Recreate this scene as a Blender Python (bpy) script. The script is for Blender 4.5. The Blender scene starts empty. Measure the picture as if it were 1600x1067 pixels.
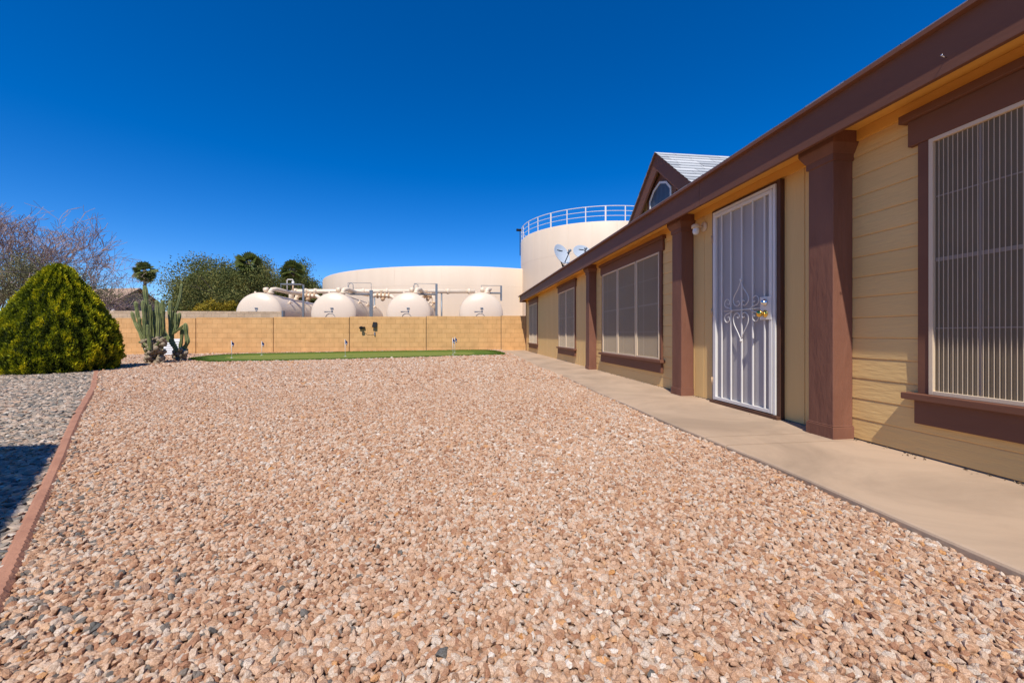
import bpy, bmesh, math, random
import numpy as np
from mathutils import Vector, Matrix, noise
R = math.radians
scene = bpy.context.scene
COL = scene.collection
# ------------------------------------------------------------------ camera, sky, sun, exposure
H = 0.76; TH = R(7.12); F = 640.0
cam_d = bpy.data.cameras.new('camera'); cam = bpy.data.objects.new('camera', cam_d); COL.objects.link(cam)
cam.location = (0, 0, H); cam.rotation_euler = (R(90), 0, -TH)
cam_d.sensor_width = 36.0; cam_d.lens = 36.0 * F / 1600.0; cam_d.shift_y = -11.5 / 1600.0
cam_d.clip_start = 0.05; cam_d.clip_end = 3000
scene.camera = cam
SUN = Vector((-.198, -.69, 1.0)).normalized()
world = bpy.data.worlds.new('World'); scene.world = world; world.use_nodes = True
wn = world.node_tree; wn.nodes.clear()
sky = wn.nodes.new('ShaderNodeTexSky'); sky.sky_type = 'NISHITA'; sky.sun_disc = False
sky.sun_elevation = math.asin(SUN.z); sky.sun_rotation = math.atan2(SUN.x, SUN.y) % (2 * math.pi)
sky.altitude = 1500; sky.air_density = 0.9; sky.dust_density = 0.2; sky.ozone_density = 5.0
hs = wn.nodes.new('ShaderNodeHueSaturation'); hs.inputs['Saturation'].default_value = 1.36; hs.inputs['Hue'].default_value = .509
bg = wn.nodes.new('ShaderNodeBackground'); bg.inputs[1].default_value = 0.145
wo = wn.nodes.new('ShaderNodeOutputWorld')
wn.links.new(sky.outputs[0], hs.inputs['Color']); wn.links.new(hs.outputs[0], bg.inputs[0]); wn.links.new(bg.outputs[0], wo.inputs[0])
sd = bpy.data.lights.new('sun', 'SUN'); sd.energy = 4.6; sd.angle = R(0.53); sd.color = (1.0, .95, .87)
so = bpy.data.objects.new('sun', sd); COL.objects.link(so); so.rotation_euler = SUN.to_track_quat('Z', 'Y').to_euler(); so.location = (-5, -10, 20)
vs = scene.view_settings; vs.view_transform = 'Standard'; vs.look = 'None'; vs.exposure = 0.18; vs.gamma = 1.0; vs.use_curve_mapping = False
scene.cycles.max_bounces = 6; scene.cycles.use_denoising = True

rng = np.random.default_rng(7); random.seed(11)
CT, ST = math.cos(TH), math.sin(TH)

# ------------------------------------------------------------------ helpers: measuring
def at(px, py, d):                      # point seen at that place of the photograph at depth d (m)
    u = (px - 800) / F; v = (522 - py) / F
    return Vector((d * (u * CT + ST), d * (CT - u * ST), H + d * v))
def gz(x, y):                           # gentle fall of the yard
    return -.05 + .00916 * (min(max(x, -16), 3)) + .00437 * (min(max(y, -4), 19) - 1)
def gzv(x, y): return -.05 + .00916 * np.clip(x, -16, 3) + .00437 * (np.clip(y, -4, 19) - 1)
def G(px, py):                          # ground point
    d = 5.0
    for _ in range(30):
        p = at(px, py, d); d = (H - gz(p.x, p.y)) * F / (py - 522)
    p = at(px, py, d); p.z = gz(p.x, p.y); return p
def plane_y(px, X): return X / math.tan(math.atan((px - 800) / F) + TH)
def wy(px): return plane_y(px, 2.8)

# ------------------------------------------------------------------ helpers: materials
def mat(name, col, rough=.7, spec=.3, metal=0, var=None, var_scale=3, bump=0, bump_scale=40, stretch=(1, 1, 1), coord='Object', detail=4, bdist=.01):
    m = bpy.data.materials.new(name); m.use_nodes = True; nt = m.node_tree; b = nt.nodes['Principled BSDF']
    b.inputs['Base Color'].default_value = (*col, 1); b.inputs['Roughness'].default_value = rough
    b.inputs['Specular IOR Level'].default_value = spec; b.inputs['Metallic'].default_value = metal
    tc = nt.nodes.new('ShaderNodeTexCoord'); mp = nt.nodes.new('ShaderNodeMapping'); mp.inputs['Scale'].default_value = stretch
    nt.links.new(tc.outputs[coord], mp.inputs[0]); m['map'] = mp.name
    if var:
        n = nt.nodes.new('ShaderNodeTexNoise'); n.inputs['Scale'].default_value = var_scale; n.inputs['Detail'].default_value = 5
        r = nt.nodes.new('ShaderNodeValToRGB'); r.color_ramp.elements[0].position = .3; r.color_ramp.elements[1].position = .7
        r.color_ramp.elements[0].color = (*var, 1); r.color_ramp.elements[1].color = (*col, 1)
        nt.links.new(mp.outputs[0], n.inputs[0]); nt.links.new(n.outputs[0], r.inputs[0]); nt.links.new(r.outputs[0], b.inputs['Base Color'])
    if bump:
        n2 = nt.nodes.new('ShaderNodeTexNoise'); n2.inputs['Scale'].default_value = bump_scale; n2.inputs['Detail'].default_value = detail
        bp = nt.nodes.new('ShaderNodeBump'); bp.inputs['Strength'].default_value = bump; bp.inputs['Distance'].default_value = bdist
        nt.links.new(mp.outputs[0], n2.inputs[0]); nt.links.new(n2.outputs[0], bp.inputs['Height']); nt.links.new(bp.outputs[0], b.inputs['Normal'])
    return m
def attr_ramp(name, stops, rough=.8, spec=.2, attr='rnd', kind='GEOMETRY', bump=0, bump_scale=2.0, speck=None, trans=0, speck_scale=6, bdist=.3):
    m = bpy.data.materials.new(name); m.use_nodes = True; nt = m.node_tree; b = nt.nodes['Principled BSDF']
    b.inputs['Roughness'].default_value = rough; b.inputs['Specular IOR Level'].default_value = spec
    a = nt.nodes.new('ShaderNodeAttribute'); a.attribute_name = attr; a.attribute_type = kind
    r = nt.nodes.new('ShaderNodeValToRGB'); cr = r.color_ramp
    while len(cr.elements) < len(stops): cr.elements.new(.5)
    for e, (p, c) in zip(cr.elements, stops): e.position = p; e.color = (*c, 1)
    nt.links.new(a.outputs['Fac'], r.inputs[0]); out = r.outputs[0]
    if speck:
        tc = nt.nodes.new('ShaderNodeTexCoord'); add = nt.nodes.new('ShaderNodeVectorMath'); add.operation = 'ADD'
        sc_ = nt.nodes.new('ShaderNodeVectorMath'); sc_.operation = 'SCALE'; sc_.inputs['Scale'].default_value = 91.0
        nt.links.new(a.outputs['Vector'], sc_.inputs[0]); nt.links.new(tc.outputs['Object'], add.inputs[0]); nt.links.new(sc_.outputs[0], add.inputs[1])
        n = nt.nodes.new('ShaderNodeTexNoise'); n.inputs['Scale'].default_value = speck_scale; n.inputs['Detail'].default_value = 4
        nt.links.new(add.outputs[0], n.inputs[0])
        r2 = nt.nodes.new('ShaderNodeValToRGB'); r2.color_ramp.elements[0].position = .38; r2.color_ramp.elements[1].position = .64
        r2.color_ramp.elements[0].color = (*speck[0], 1); r2.color_ramp.elements[1].color = (*speck[1], 1)
        nt.links.new(n.outputs[0], r2.inputs[0])
        mx = nt.nodes.new('ShaderNodeMix'); mx.data_type = 'RGBA'; mx.blend_type = 'MULTIPLY'; mx.inputs[0].default_value = 1
        nt.links.new(out, mx.inputs[6]); nt.links.new(r2.outputs[0], mx.inputs[7]); out = mx.outputs[2]
        if bump:
            bp = nt.nodes.new('ShaderNodeBump'); bp.inputs['Strength'].default_value = bump; bp.inputs['Distance'].default_value = bdist
            nt.links.new(n.outputs[0], bp.inputs['Height']); nt.links.new(bp.outputs[0], b.inputs['Normal'])
    nt.links.new(out, b.inputs['Base Color'])
    if trans:
        t = nt.nodes.new('ShaderNodeBsdfTranslucent'); nt.links.new(out, t.inputs[0]); ms = nt.nodes.new('ShaderNodeMixShader'); ms.inputs[0].default_value = trans
        nt.links.new(b.outputs[0], ms.inputs[1]); nt.links.new(t.outputs[0], ms.inputs[2]); nt.links.new(ms.outputs[0], nt.nodes['Material Output'].inputs[0])
    return m

# ------------------------------------------------------------------ helpers: meshes and objects
class MB:
    def __init__(s): s.v = []; s.f = []; s.sm = []
    def add(s, vs_, fs_, smooth=False):
        o = len(s.v); s.v += [tuple(v) for v in vs_]; s.f += [tuple(i + o for i in f) for f in fs_]; s.sm += [smooth] * len(fs_); return s
    def box(s, x0, x1, y0, y1, z0, z1, M=None):
        vs_ = [(x, y, z) for x in (x0, x1) for y in (y0, y1) for z in (z0, z1)]
        if M: vs_ = [M @ Vector(v) for v in vs_]
        return s.add(vs_, [(0, 1, 3, 2), (4, 6, 7, 5), (0, 4, 5, 1), (2, 3, 7, 6), (0, 2, 6, 4), (1, 5, 7, 3)])
    def tube(s, pts, rad, n=8, caps=True, smooth=True, ribs=0, ribd=0):
        pts = [Vector(p) for p in pts]; k = len(pts)
        rad = [rad] * k if isinstance(rad, (int, float)) else rad
        vs_ = []; up = Vector((0, 0, 1)); t = (pts[1] - pts[0]).normalized(); a = t.orthogonal().normalized() if abs(t.dot(up)) > .9 else t.cross(up).normalized()
        for i in range(k):
            t = (pts[min(i + 1, k - 1)] - pts[max(i - 1, 0)]).normalized(); a = (a - t * a.dot(t)).normalized(); b = t.cross(a)
            for j in range(n):
                an = 2 * math.pi * j / n; r = rad[i] * (1 - (ribd if ribs and j % 2 else 0))
                vs_.append(pts[i] + (a * math.cos(an) + b * math.sin(an)) * r)
        fs_ = [(i * n + j, i * n + (j + 1) % n, (i + 1) * n + (j + 1) % n, (i + 1) * n + j) for i in range(k - 1) for j in range(n)]
        if caps: fs_ += [tuple(range(n))[::-1], tuple((k - 1) * n + j for j in range(n))]
        return s.add(vs_, fs_, smooth)
    def lathe(s, prof, M=None, n=24, smooth=True, cap=False):   # prof: (r, z)
        vs_ = [Vector((r * math.cos(2 * math.pi * j / n), r * math.sin(2 * math.pi * j / n), z)) for r, z in prof for j in range(n)]
        if M: vs_ = [M @ v for v in vs_]
        k = len(prof); fs_ = [(i * n + j, i * n + (j + 1) % n, (i + 1) * n + (j + 1) % n, (i + 1) * n + j) for i in range(k - 1) for j in range(n)]
        if cap: fs_ += [tuple(range(n))[::-1], tuple((k - 1) * n + j for j in range(n))]
        return s.add(vs_, fs_, smooth)
    def prism(s, poly, x0, x1):          # polygon in (y, z) extruded along x
        n = len(poly); vs_ = [(x0, y, z) for y, z in poly] + [(x1, y, z) for y, z in poly]
        return s.add(vs_, [tuple(range(n)), tuple(range(n, 2 * n))[::-1]] + [(i, i + n, (i + 1) % n + n, (i + 1) % n) for i in range(n)])
    def blob(s, c, r, sub=2, amp=.15, sc=1.5, seed=0):
        bm = bmesh.new(); bmesh.ops.create_icosphere(bm, subdivisions=sub, radius=1)
        r = Vector(r if not isinstance(r, (int, float)) else (r, r, r)); vs_ = []
        for v in bm.verts:
            k = 1 + amp * noise.noise(v.co * sc + Vector((seed * 3.1, seed * 1.7, 0))); vs_.append(Vector(c) + Vector((v.co.x * r.x, v.co.y * r.y, v.co.z * r.z)) * k)
        fs_ = [tuple(v.index for v in f.verts) for f in bm.faces]; bm.free(); return s.add(vs_, fs_, True)
    def build(s, name, material, parent=None, bevel=0, recalc=True):
        me = bpy.data.meshes.new(name); me.from_pydata(s.v, [], s.f); me.update()
        me.polygons.foreach_set('use_smooth', s.sm)
        if recalc and len(s.f) < 60000:
            bm = bmesh.new(); bm.from_mesh(me); bmesh.ops.recalc_face_normals(bm, faces=bm.faces); bm.to_mesh(me); bm.free()
        me.materials.append(material)
        o = bpy.data.objects.new(name, me); COL.objects.link(o)
        if parent: o.parent = parent; o.matrix_parent_inverse = Matrix.Translation(-parent.location) if False else Matrix.Identity(4)
        if bevel:
            b = o.modifiers.new('bevel', 'BEVEL'); b.width = bevel; b.segments = 2; b.limit_method = 'ANGLE'; b.angle_limit = R(40); b.harden_normals = False
        return o
def tag(o, label=None, cat=None, group=None, kind=None):
    if label: o['label'] = label
    if cat: o['category'] = cat
    if group: o['group'] = group
    if kind: o['kind'] = kind
    return o
def thing(name, loc, label, cat, group=None, rz=0):
    o = bpy.data.objects.new(name, None); COL.objects.link(o); o.location = loc; o.rotation_euler = (0, 0, rz); o.empty_display_size = .2
    return tag(o, label, cat, group)
def copy_tree(o, parent=None):
    c = o.copy(); COL.objects.link(c)
    if parent: c.parent = parent
    for ch in list(o.children): copy_tree(ch, c)
    return c
def np_mesh(name, V, Fc, material, parent=None, rnd=None, smooth=False):
    me = bpy.data.meshes.new(name); n, k = Fc.shape
    me.vertices.add(len(V)); me.vertices.foreach_set('co', V.astype(np.float32).ravel())
    me.loops.add(n * k); me.loops.foreach_set('vertex_index', Fc.astype(np.int32).ravel())
    me.polygons.add(n); me.polygons.foreach_set('loop_start', np.arange(0, n * k, k, dtype=np.int32)); me.polygons.foreach_set('loop_total', np.full(n, k, dtype=np.int32))
    me.update(calc_edges=True)
    if rnd is not None:
        a = me.attributes.new('rnd', 'FLOAT', 'POINT'); a.data.foreach_set('value', rnd.astype(np.float32))
    me.polygons.foreach_set('use_smooth', np.full(n, smooth)); me.materials.append(material)
    o = bpy.data.objects.new(name, me); COL.objects.link(o)
    if parent: o.parent = parent
    return o
def unit(a): return a / np.maximum(np.linalg.norm(a, axis=1, keepdims=True), 1e-9)
def leaves(name, P, D, L, W, rnd, material, parent=None, kite=True):   # one small kite-shaped leaf per point, along D
    n = len(P); D = unit(D); S = unit(np.cross(D, rng.normal(size=(n, 3)))); L = np.broadcast_to(L, (n,))[:, None]; W = np.broadcast_to(W, (n,))[:, None]
    V = np.stack([P, P + D * L * .45 + S * W / 2, P + D * L, P + D * L * .45 - S * W / 2], 1).reshape(-1, 3)
    Fc = np.arange(4 * n).reshape(n, 4); return np_mesh(name, V, Fc, material, parent, np.repeat(rnd, 4))

# ------------------------------------------------------------------ palette
M = {}
SPAINT = (.78, .51, .205); SVAR = (.73, .47, .18)
M['siding'] = mat('cream tan painted siding', SPAINT, .65, .3, var=SVAR, var_scale=2.2, bump=.7, bump_scale=42, stretch=(1, .22, 1.3), bdist=.005, detail=4)
M['panel'] = mat('cream tan grooved panel', SPAINT, .65, .3, var=SVAR, var_scale=1.4, bump=.5, bump_scale=30, stretch=(1, 2.0, .2), bdist=.006, detail=6)
M['soffit'] = mat('soffit paint with bounce tint', (.86, .48, .10), .6, .3, var=(.74, .39, .075), var_scale=5, bump=.3, bump_scale=30, stretch=(1, .1, 1), bdist=.004)  # deeper orange than the siding: gravel bounce light put into the colour
M['brown'] = mat('dark chocolate trim paint', (.20, .086, .050), .6, .2, var=(.165, .070, .041), var_scale=4, bump=.35, bump_scale=30, stretch=(1, .25, 1), bdist=.004)
M['brown_v'] = mat('brown column paint', (.225, .100, .062), .65, .2, var=(.165, .070, .044), var_scale=4, bump=.8, bump_scale=20, stretch=(1.3, 1.3, .4), bdist=.008, detail=7)
M['frame'] = mat('beige aluminium frame', (.68, .53, .36), .45, .4)
M['muntin'] = mat('dim muntin paint', (.30, .24, .19), .5, .3)
M['grille'] = mat('beige thin bar paint', (.60, .47, .33), .5, .4)
M['screen'] = mat('dark sun screen mesh', (.20, .155, .10), .65, .2, var=(.165, .125, .08), var_scale=3, bump=.25, bump_scale=90, bdist=.002)
M['white'] = mat('white door paint', (.74, .70, .64), .35, .4, var=(.70, .66, .60), var_scale=8)
M['perf'] = mat('white perforated door sheet', (.42, .385, .37), .5, .25, var=(.38, .35, .335), var_scale=3, bump=.2, bump_scale=400, bdist=.001)
M['brass'] = mat('polished brass', (.85, .55, .12), .18, .5, metal=1)
M['steel'] = mat('chrome', (.75, .75, .75), .18, .5, metal=1)
M['doorwood'] = mat('worn dark door frame', (.075, .032, .02), .6, .3, var=(.12, .055, .03), var_scale=6, bump=.5, bump_scale=25, stretch=(1, 1, .3))
M['concrete'] = mat('tan painted concrete', (.49, .35, .235), .75, .25, var=(.44, .31, .205), var_scale=1.3, bump=.35, bump_scale=120, bdist=.002, detail=6)
M['cedge'] = mat('grey slab edge', (.25, .22, .19), .9, .2, var=(.13, .11, .09), var_scale=7, bump=.6, bump_scale=40)
M['edging'] = mat('pink concrete edging', (.42, .205, .125), .85, .2, var=(.33, .155, .095), var_scale=7, bump=.8, bump_scale=60, bdist=.006)
M['tank'] = mat('cream tank paint', (.74, .60, .45), .5, .3, var=(.69, .55, .405), var_scale=.8, stretch=(1, 1, .08))
M['ptank'] = mat('glossy cream tank paint', (.75, .60, .445), .32, .5, var=(.72, .57, .42), var_scale=.8)
M['pipe'] = mat('cream pipe paint', (.80, .66, .50), .4, .4, var=(.72, .57, .40), var_scale=1.2)
M['rust'] = mat('tan flange paint', (.62, .42, .25), .6, .3, var=(.45, .27, .14), var_scale=3)
M['galv'] = mat('galvanised steel', (.22, .24, .26), .45, .4, metal=.4, var=(.17, .19, .21), var_scale=4)
M['rail'] = mat('pale rail paint', (.75, .70, .64), .4, .4)
M['dish'] = mat('grey dish paint', (.42, .46, .50), .4, .4)
M['black'] = mat('black plastic', (.012, .012, .014), .7, .15)
M['navy'] = mat('navy flag cloth', (.02, .03, .12), .7, .2)
M['wplastic'] = mat('white plastic', (.78, .77, .74), .4, .4)
M['globe'] = mat('frosted glass', (.75, .75, .72), .25, .5)
M['bark'] = mat('grey brown bark', (.16, .12, .095), .9, .1, var=(.10, .075, .06), var_scale=6, bump=.6, bump_scale=30)
M['twig'] = mat('pinkish bare twigs', (.38, .27, .23), .85, .1, var=(.28, .20, .17), var_scale=1.0)
M['ptrunk'] = mat('palm trunk bark', (.20, .15, .11), .9, .1, var=(.14, .10, .07), var_scale=8)
M['stucco'] = mat('grey beige stucco', (.50, .44, .42), .9, .1, var=(.48, .42, .40), var_scale=1)
M['tile'] = mat('tan roof tiles', (.40, .28, .20), .9, .1, var=(.33, .22, .15), var_scale=3, bump=.6, bump_scale=8, bdist=.05)
M['glass'] = mat('dark window glass', (.03, .035, .05), .1, .6)
M['stub'] = mat('dry cactus stubs', (.40, .30, .22), .9, .1, var=(.20, .17, .10), var_scale=9, bump=.8, bump_scale=30, bdist=.02)
M['cactus'] = mat('cactus skin', (.12, .155, .05), .6, .3, var=(.25, .255, .10), var_scale=9, bump=.3, bump_scale=20)
M['redwall'] = mat('reddish brown wall paint', (.27, .11, .065), .9, .1, var=(.22, .09, .05), var_scale=2)
M['galvshade'] = mat('shadow caster steel', (.5, .5, .48), .5, .4)  # for the added panel that casts the pebble shadow
def block_mat(name, c1, c2, cm, sx, rough=.9, bump=.5, mort=.006, noise_bump=.3):
    m = bpy.data.materials.new(name); m.use_nodes = True; nt = m.node_tree; b = nt.nodes['Principled BSDF']; b.inputs['Roughness'].default_value = rough; b.inputs['Specular IOR Level'].default_value = .15
    tc = nt.nodes.new('ShaderNodeTexCoord'); sp = nt.nodes.new('ShaderNodeSeparateXYZ'); cb = nt.nodes.new('ShaderNodeCombineXYZ')
    nt.links.new(tc.outputs['Object'], sp.inputs[0]); nt.links.new(sp.outputs[0], cb.inputs[0]); nt.links.new(sp.outputs[2], cb.inputs[1])
    br = nt.nodes.new('ShaderNodeTexBrick'); br.inputs['Scale'].default_value = 1; br.inputs['Brick Width'].default_value = sx; br.inputs['Row Height'].default_value = sx / 2
    br.inputs['Mortar Size'].default_value = mort; br.inputs['Mortar Smooth'].default_value = .3; br.inputs['Bias'].default_value = 0
    br.inputs['Color1'].default_value = (*c1, 1); br.inputs['Color2'].default_value = (*c2, 1); br.inputs['Mortar'].default_value = (*cm, 1)
    nt.links.new(cb.outputs[0], br.inputs[0])
    n = nt.nodes.new('ShaderNodeTexNoise'); n.inputs['Scale'].default_value = 3; n.inputs['Detail'].default_value = 6; nt.links.new(tc.outputs['Object'], n.inputs[0])
    n2 = nt.nodes.new('ShaderNodeTexNoise'); n2.inputs['Scale'].default_value = 60; n2.inputs['Detail'].default_value = 4; nt.links.new(tc.outputs['Object'], n2.inputs[0])
    mr = nt.nodes.new('ShaderNodeMapRange'); mr.inputs[1].default_value = .3; mr.inputs[2].default_value = .7; mr.inputs[3].default_value = .86; mr.inputs[4].default_value = 1.08; nt.links.new(n.outputs[0], mr.inputs[0])
    mx = nt.nodes.new('ShaderNodeMix'); mx.data_type = 'RGBA'; mx.blend_type = 'MULTIPLY'; mx.inputs[0].default_value = 1
    nt.links.new(br.outputs[0], mx.inputs[6]); nt.links.new(mr.outputs[0], mx.inputs[7]); nt.links.new(mx.outputs[2], b.inputs['Base Color'])
    iv = nt.nodes.new('ShaderNodeMath'); iv.operation = 'MULTIPLY_ADD'; iv.inputs[1].default_value = -1.0; nt.links.new(br.outputs['Fac'], iv.inputs[0])
    sc_ = nt.nodes.new('ShaderNodeMath'); sc_.operation = 'MULTIPLY'; sc_.inputs[1].default_value = noise_bump; nt.links.new(n2.outputs[0], sc_.inputs[0]); nt.links.new(sc_.outputs[0], iv.inputs[2])
    bp = nt.nodes.new('ShaderNodeBump'); bp.inputs['Strength'].default_value = bump; bp.inputs['Distance'].default_value = .012; nt.links.new(iv.outputs[0], bp.inputs['Height']); nt.links.new(bp.outputs[0], b.inputs['Normal'])
    return m
M['block'] = block_mat('ochre painted block', (.68, .385, .16), (.65, .36, .145), (.47, .25, .09), .4)
M['stone'] = block_mat('tan split face block', (.62, .46, .30), (.50, .36, .23), (.44, .32, .2), .4, noise_bump=2.0, bump=.9)
M['shingle'] = attr_ramp('pale grey shingles', [(0, (.30, .31, .32)), (.5, (.41, .42, .42)), (1, (.52, .52, .51))], .9, .15)
M['gleaf'] = attr_ramp('dusty green leaves', [(0, (.065, .085, .025)), (.5, (.15, .165, .045)), (1, (.28, .24, .07))], .7, .2, trans=.25)
M['oleaf'] = attr_ramp('olive yellow leaves', [(0, (.13, .12, .015)), (.5, (.30, .23, .02)), (1, (.45, .30, .03))], .7, .2, trans=.25)
M['greyleaf'] = attr_ramp('sparse grey green leaves', [(0, (.10, .10, .05)), (.5, (.18, .17, .08)), (1, (.27, .24, .12))], .7, .2, trans=.2)
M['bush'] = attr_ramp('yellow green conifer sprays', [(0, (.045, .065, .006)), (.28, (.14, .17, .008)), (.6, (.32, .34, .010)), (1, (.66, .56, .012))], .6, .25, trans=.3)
M['ybush'] = attr_ramp('bright yellow shrub leaves', [(0, (.20, .22, .01)), (1, (.60, .50, .02))], .6, .2, trans=.3)
M['frond'] = attr_ramp('palm fronds', [(0, (.09, .13, .03)), (.6, (.20, .22, .05)), (1, (.36, .27, .09))], .5, .35, trans=.35)

nt = M['concrete'].node_tree; b = nt.nodes['Principled BSDF']; src = b.inputs['Base Color'].links[0].from_socket
tc = nt.nodes.new('ShaderNodeTexCoord'); n_ = nt.nodes.new('ShaderNodeTexNoise'); n_.inputs['Scale'].default_value = 1.1; n_.inputs['Detail'].default_value = 8; n_.inputs['Roughness'].default_value = .65; n_.inputs['Distortion'].default_value = .6
r_ = nt.nodes.new('ShaderNodeMapRange'); r_.inputs[1].default_value = .35; r_.inputs[2].default_value = .6; r_.inputs[3].default_value = .76; r_.inputs[4].default_value = 1.05
mx = nt.nodes.new('ShaderNodeMix'); mx.data_type = 'RGBA'; mx.blend_type = 'MULTIPLY'; mx.inputs[0].default_value = 1
nt.links.new(tc.outputs['Object'], n_.inputs[0]); nt.links.new(n_.outputs[0], r_.inputs[0]); nt.links.new(src, mx.inputs[6]); nt.links.new(r_.outputs[0], mx.inputs[7]); nt.links.new(mx.outputs[2], b.inputs['Base Color'])
# ------------------------------------------------------------------ ground
EDGE = [G(-24, 972), G(16, 888), G(52, 807), G(86, 731), G(119, 655), G(141, 616), G(146, 606), G(151, 581)]
e0 = EDGE[0] + (EDGE[0] - EDGE[1]) * 6; EDGE = [e0] + EDGE
EY = np.array([p.y for p in EDGE]); EX = np.array([p.x for p in EDGE])
TURF_PX = [(288, 562), (310, 565.8), (335, 567.2), (407, 565.6), (520, 563.4), (600, 561), (654, 559.5), (720, 557.4), (794.5, 555.3), (783, 551), (770, 548.3), (735, 547.9), (665, 549), (560, 550.3), (520, 551.6), (430, 553), (360, 554.6), (318, 558)]
TURF = [G(*p) for p in TURF_PX]
m = bpy.data.materials.new('desert gravel ground'); m.use_nodes = True; nt = m.node_tree; b = nt.nodes['Principled BSDF']; b.inputs['Roughness'].default_value = .95; b.inputs['Specular IOR Level'].default_value = .1
tc = nt.nodes.new('ShaderNodeTexCoord'); vo = nt.nodes.new('ShaderNodeTexVoronoi'); vo.inputs['Scale'].default_value = 38
rp = nt.nodes.new('ShaderNodeValToRGB'); rp.color_ramp.elements[0].color = (.22, .13, .085, 1); rp.color_ramp.elements[1].color = (.50, .33, .22, 1)  # tones darkened to deepen the shade seen in gaps between stones
nt.links.new(tc.outputs['Object'], vo.inputs[0]); nt.links.new(vo.outputs['Color'], rp.inputs[0]); nt.links.new(rp.outputs[0], b.inputs['Base Color'])
bp = nt.nodes.new('ShaderNodeBump'); bp.inputs['Strength'].default_value = .8; bp.inputs['Distance'].default_value = .02; bp.invert = True
nt.links.new(vo.outputs['Distance'], bp.inputs['Height']); nt.links.new(bp.outputs[0], b.inputs['Normal']); M['ground'] = m
xs = [-2000, -400, -100, -40] + list(np.linspace(-16, 3, 20)) + [12, 40, 100, 400, 2000]; ys = [-2000, -400, -60, -12] + list(np.linspace(-4, 19, 24)) + [40, 100, 400, 2500]
mb = MB(); mb.add([(x, y, gz(x, y) - .006) for y in ys for x in xs], [(j * len(xs) + i, j * len(xs) + i + 1, (j + 1) * len(xs) + i + 1, (j + 1) * len(xs) + i) for j in range(len(ys) - 1) for i in range(len(xs) - 1)])
tag(mb.build('ground', M['ground'], recalc=False), kind='structure')

# ------------------------------------------------------------------ loose stones
def scatter(name, P, rot, scl, rnd, idx, material, style, nproto=8):
    me = bpy.data.meshes.new(name); n = len(P); me.vertices.add(n); me.vertices.foreach_set('co', P.astype(np.float32).ravel())
    for an, arr in (('rot', rot), ('scl', scl)):
        a = me.attributes.new(an, 'FLOAT_VECTOR', 'POINT'); a.data.foreach_set('vector', arr.astype(np.float32).ravel())
    a = me.attributes.new('rnd', 'FLOAT', 'POINT'); a.data.foreach_set('value', rnd.astype(np.float32))
    a = me.attributes.new('idx', 'INT', 'POINT'); a.data.foreach_set('value', idx.astype(np.int32))
    me.materials.append(material); o = bpy.data.objects.new(name, me); COL.objects.link(o)
    ng = bpy.data.node_groups.new(name + ' stones', 'GeometryNodeTree'); N = ng.nodes; Lk = ng.links
    ng.interface.new_socket('Geometry', in_out='INPUT', socket_type='NodeSocketGeometry'); ng.interface.new_socket('Geometry', in_out='OUTPUT', socket_type='NodeSocketGeometry')
    gi = N.new('NodeGroupInput'); go = N.new('NodeGroupOutput'); iop = N.new('GeometryNodeInstanceOnPoints'); gti = N.new('GeometryNodeGeometryToInstance')
    def na(nm, t):
        q = N.new('GeometryNodeInputNamedAttribute'); q.data_type = t; q.inputs[0].default_value = nm; return [s for s in q.outputs if s.enabled and s.name == 'Attribute'][0]
    Lk.new(gi.outputs[0], iop.inputs['Points']); iop.inputs['Pick Instance'].default_value = True
    Lk.new(na('idx', 'INT'), iop.inputs['Instance Index']); Lk.new(na('rot', 'FLOAT_VECTOR'), iop.inputs['Rotation']); Lk.new(na('scl', 'FLOAT_VECTOR'), iop.inputs['Scale'])
    for k in range(nproto):
        ic = N.new('GeometryNodeMeshIcoSphere'); ic.inputs['Radius'].default_value = 1; ic.inputs['Subdivisions'].default_value = 2 if style == 'crushed' else 3
        sp_ = N.new('GeometryNodeSetPosition'); nz = N.new('ShaderNodeTexNoise'); nz.noise_dimensions = '4D'; nz.inputs['W'].default_value = k * 13.7 + .5
        nz.inputs['Scale'].default_value = 2.2 if style == 'crushed' else .8; nz.inputs['Detail'].default_value = 2 if style == 'crushed' else 0
        sub = N.new('ShaderNodeVectorMath'); sub.operation = 'SUBTRACT'; sub.inputs[1].default_value = (.5, .5, .5)
        sc_ = N.new('ShaderNodeVectorMath'); sc_.operation = 'SCALE'; sc_.inputs['Scale'].default_value = 2.9 if style == 'crushed' else 1.3
        Lk.new(nz.outputs['Color'], sub.inputs[0]); Lk.new(sub.outputs[0], sc_.inputs[0]); Lk.new(sc_.outputs[0], sp_.inputs['Offset']); Lk.new(ic.outputs[0], sp_.inputs[0])
        g = sp_.outputs[0]
        if style == 'crushed':
            ch = N.new('GeometryNodeConvexHull'); Lk.new(g, ch.inputs[0]); g = ch.outputs[0]
        ss = N.new('GeometryNodeSetShadeSmooth'); ss.inputs['Shade Smooth'].default_value = style != 'crushed'; Lk.new(g, ss.inputs[0])
        sm_ = N.new('GeometryNodeSetMaterial'); sm_.inputs['Material'].default_value = material; Lk.new(ss.outputs[0], sm_.inputs[0]); Lk.new(sm_.outputs[0], gti.inputs[0])
    Lk.new(gti.outputs[0], iop.inputs['Instance']); Lk.new(iop.outputs[0], go.inputs[0])
    md = o.modifiers.new('stones', 'NODES'); md.node_group = ng
    return o
def jgrid(x0, x1, y0, y1, s):
    X, Y = np.meshgrid(np.arange(x0, x1, s), np.arange(y0, y1, s * .88)); X = X + (np.arange(X.shape[0]) % 2)[:, None] * s / 2
    X = X + rng.normal(0, s * .22, X.shape); Y = Y + rng.normal(0, s * .22, Y.shape); return X.ravel(), Y.ravel()
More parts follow.
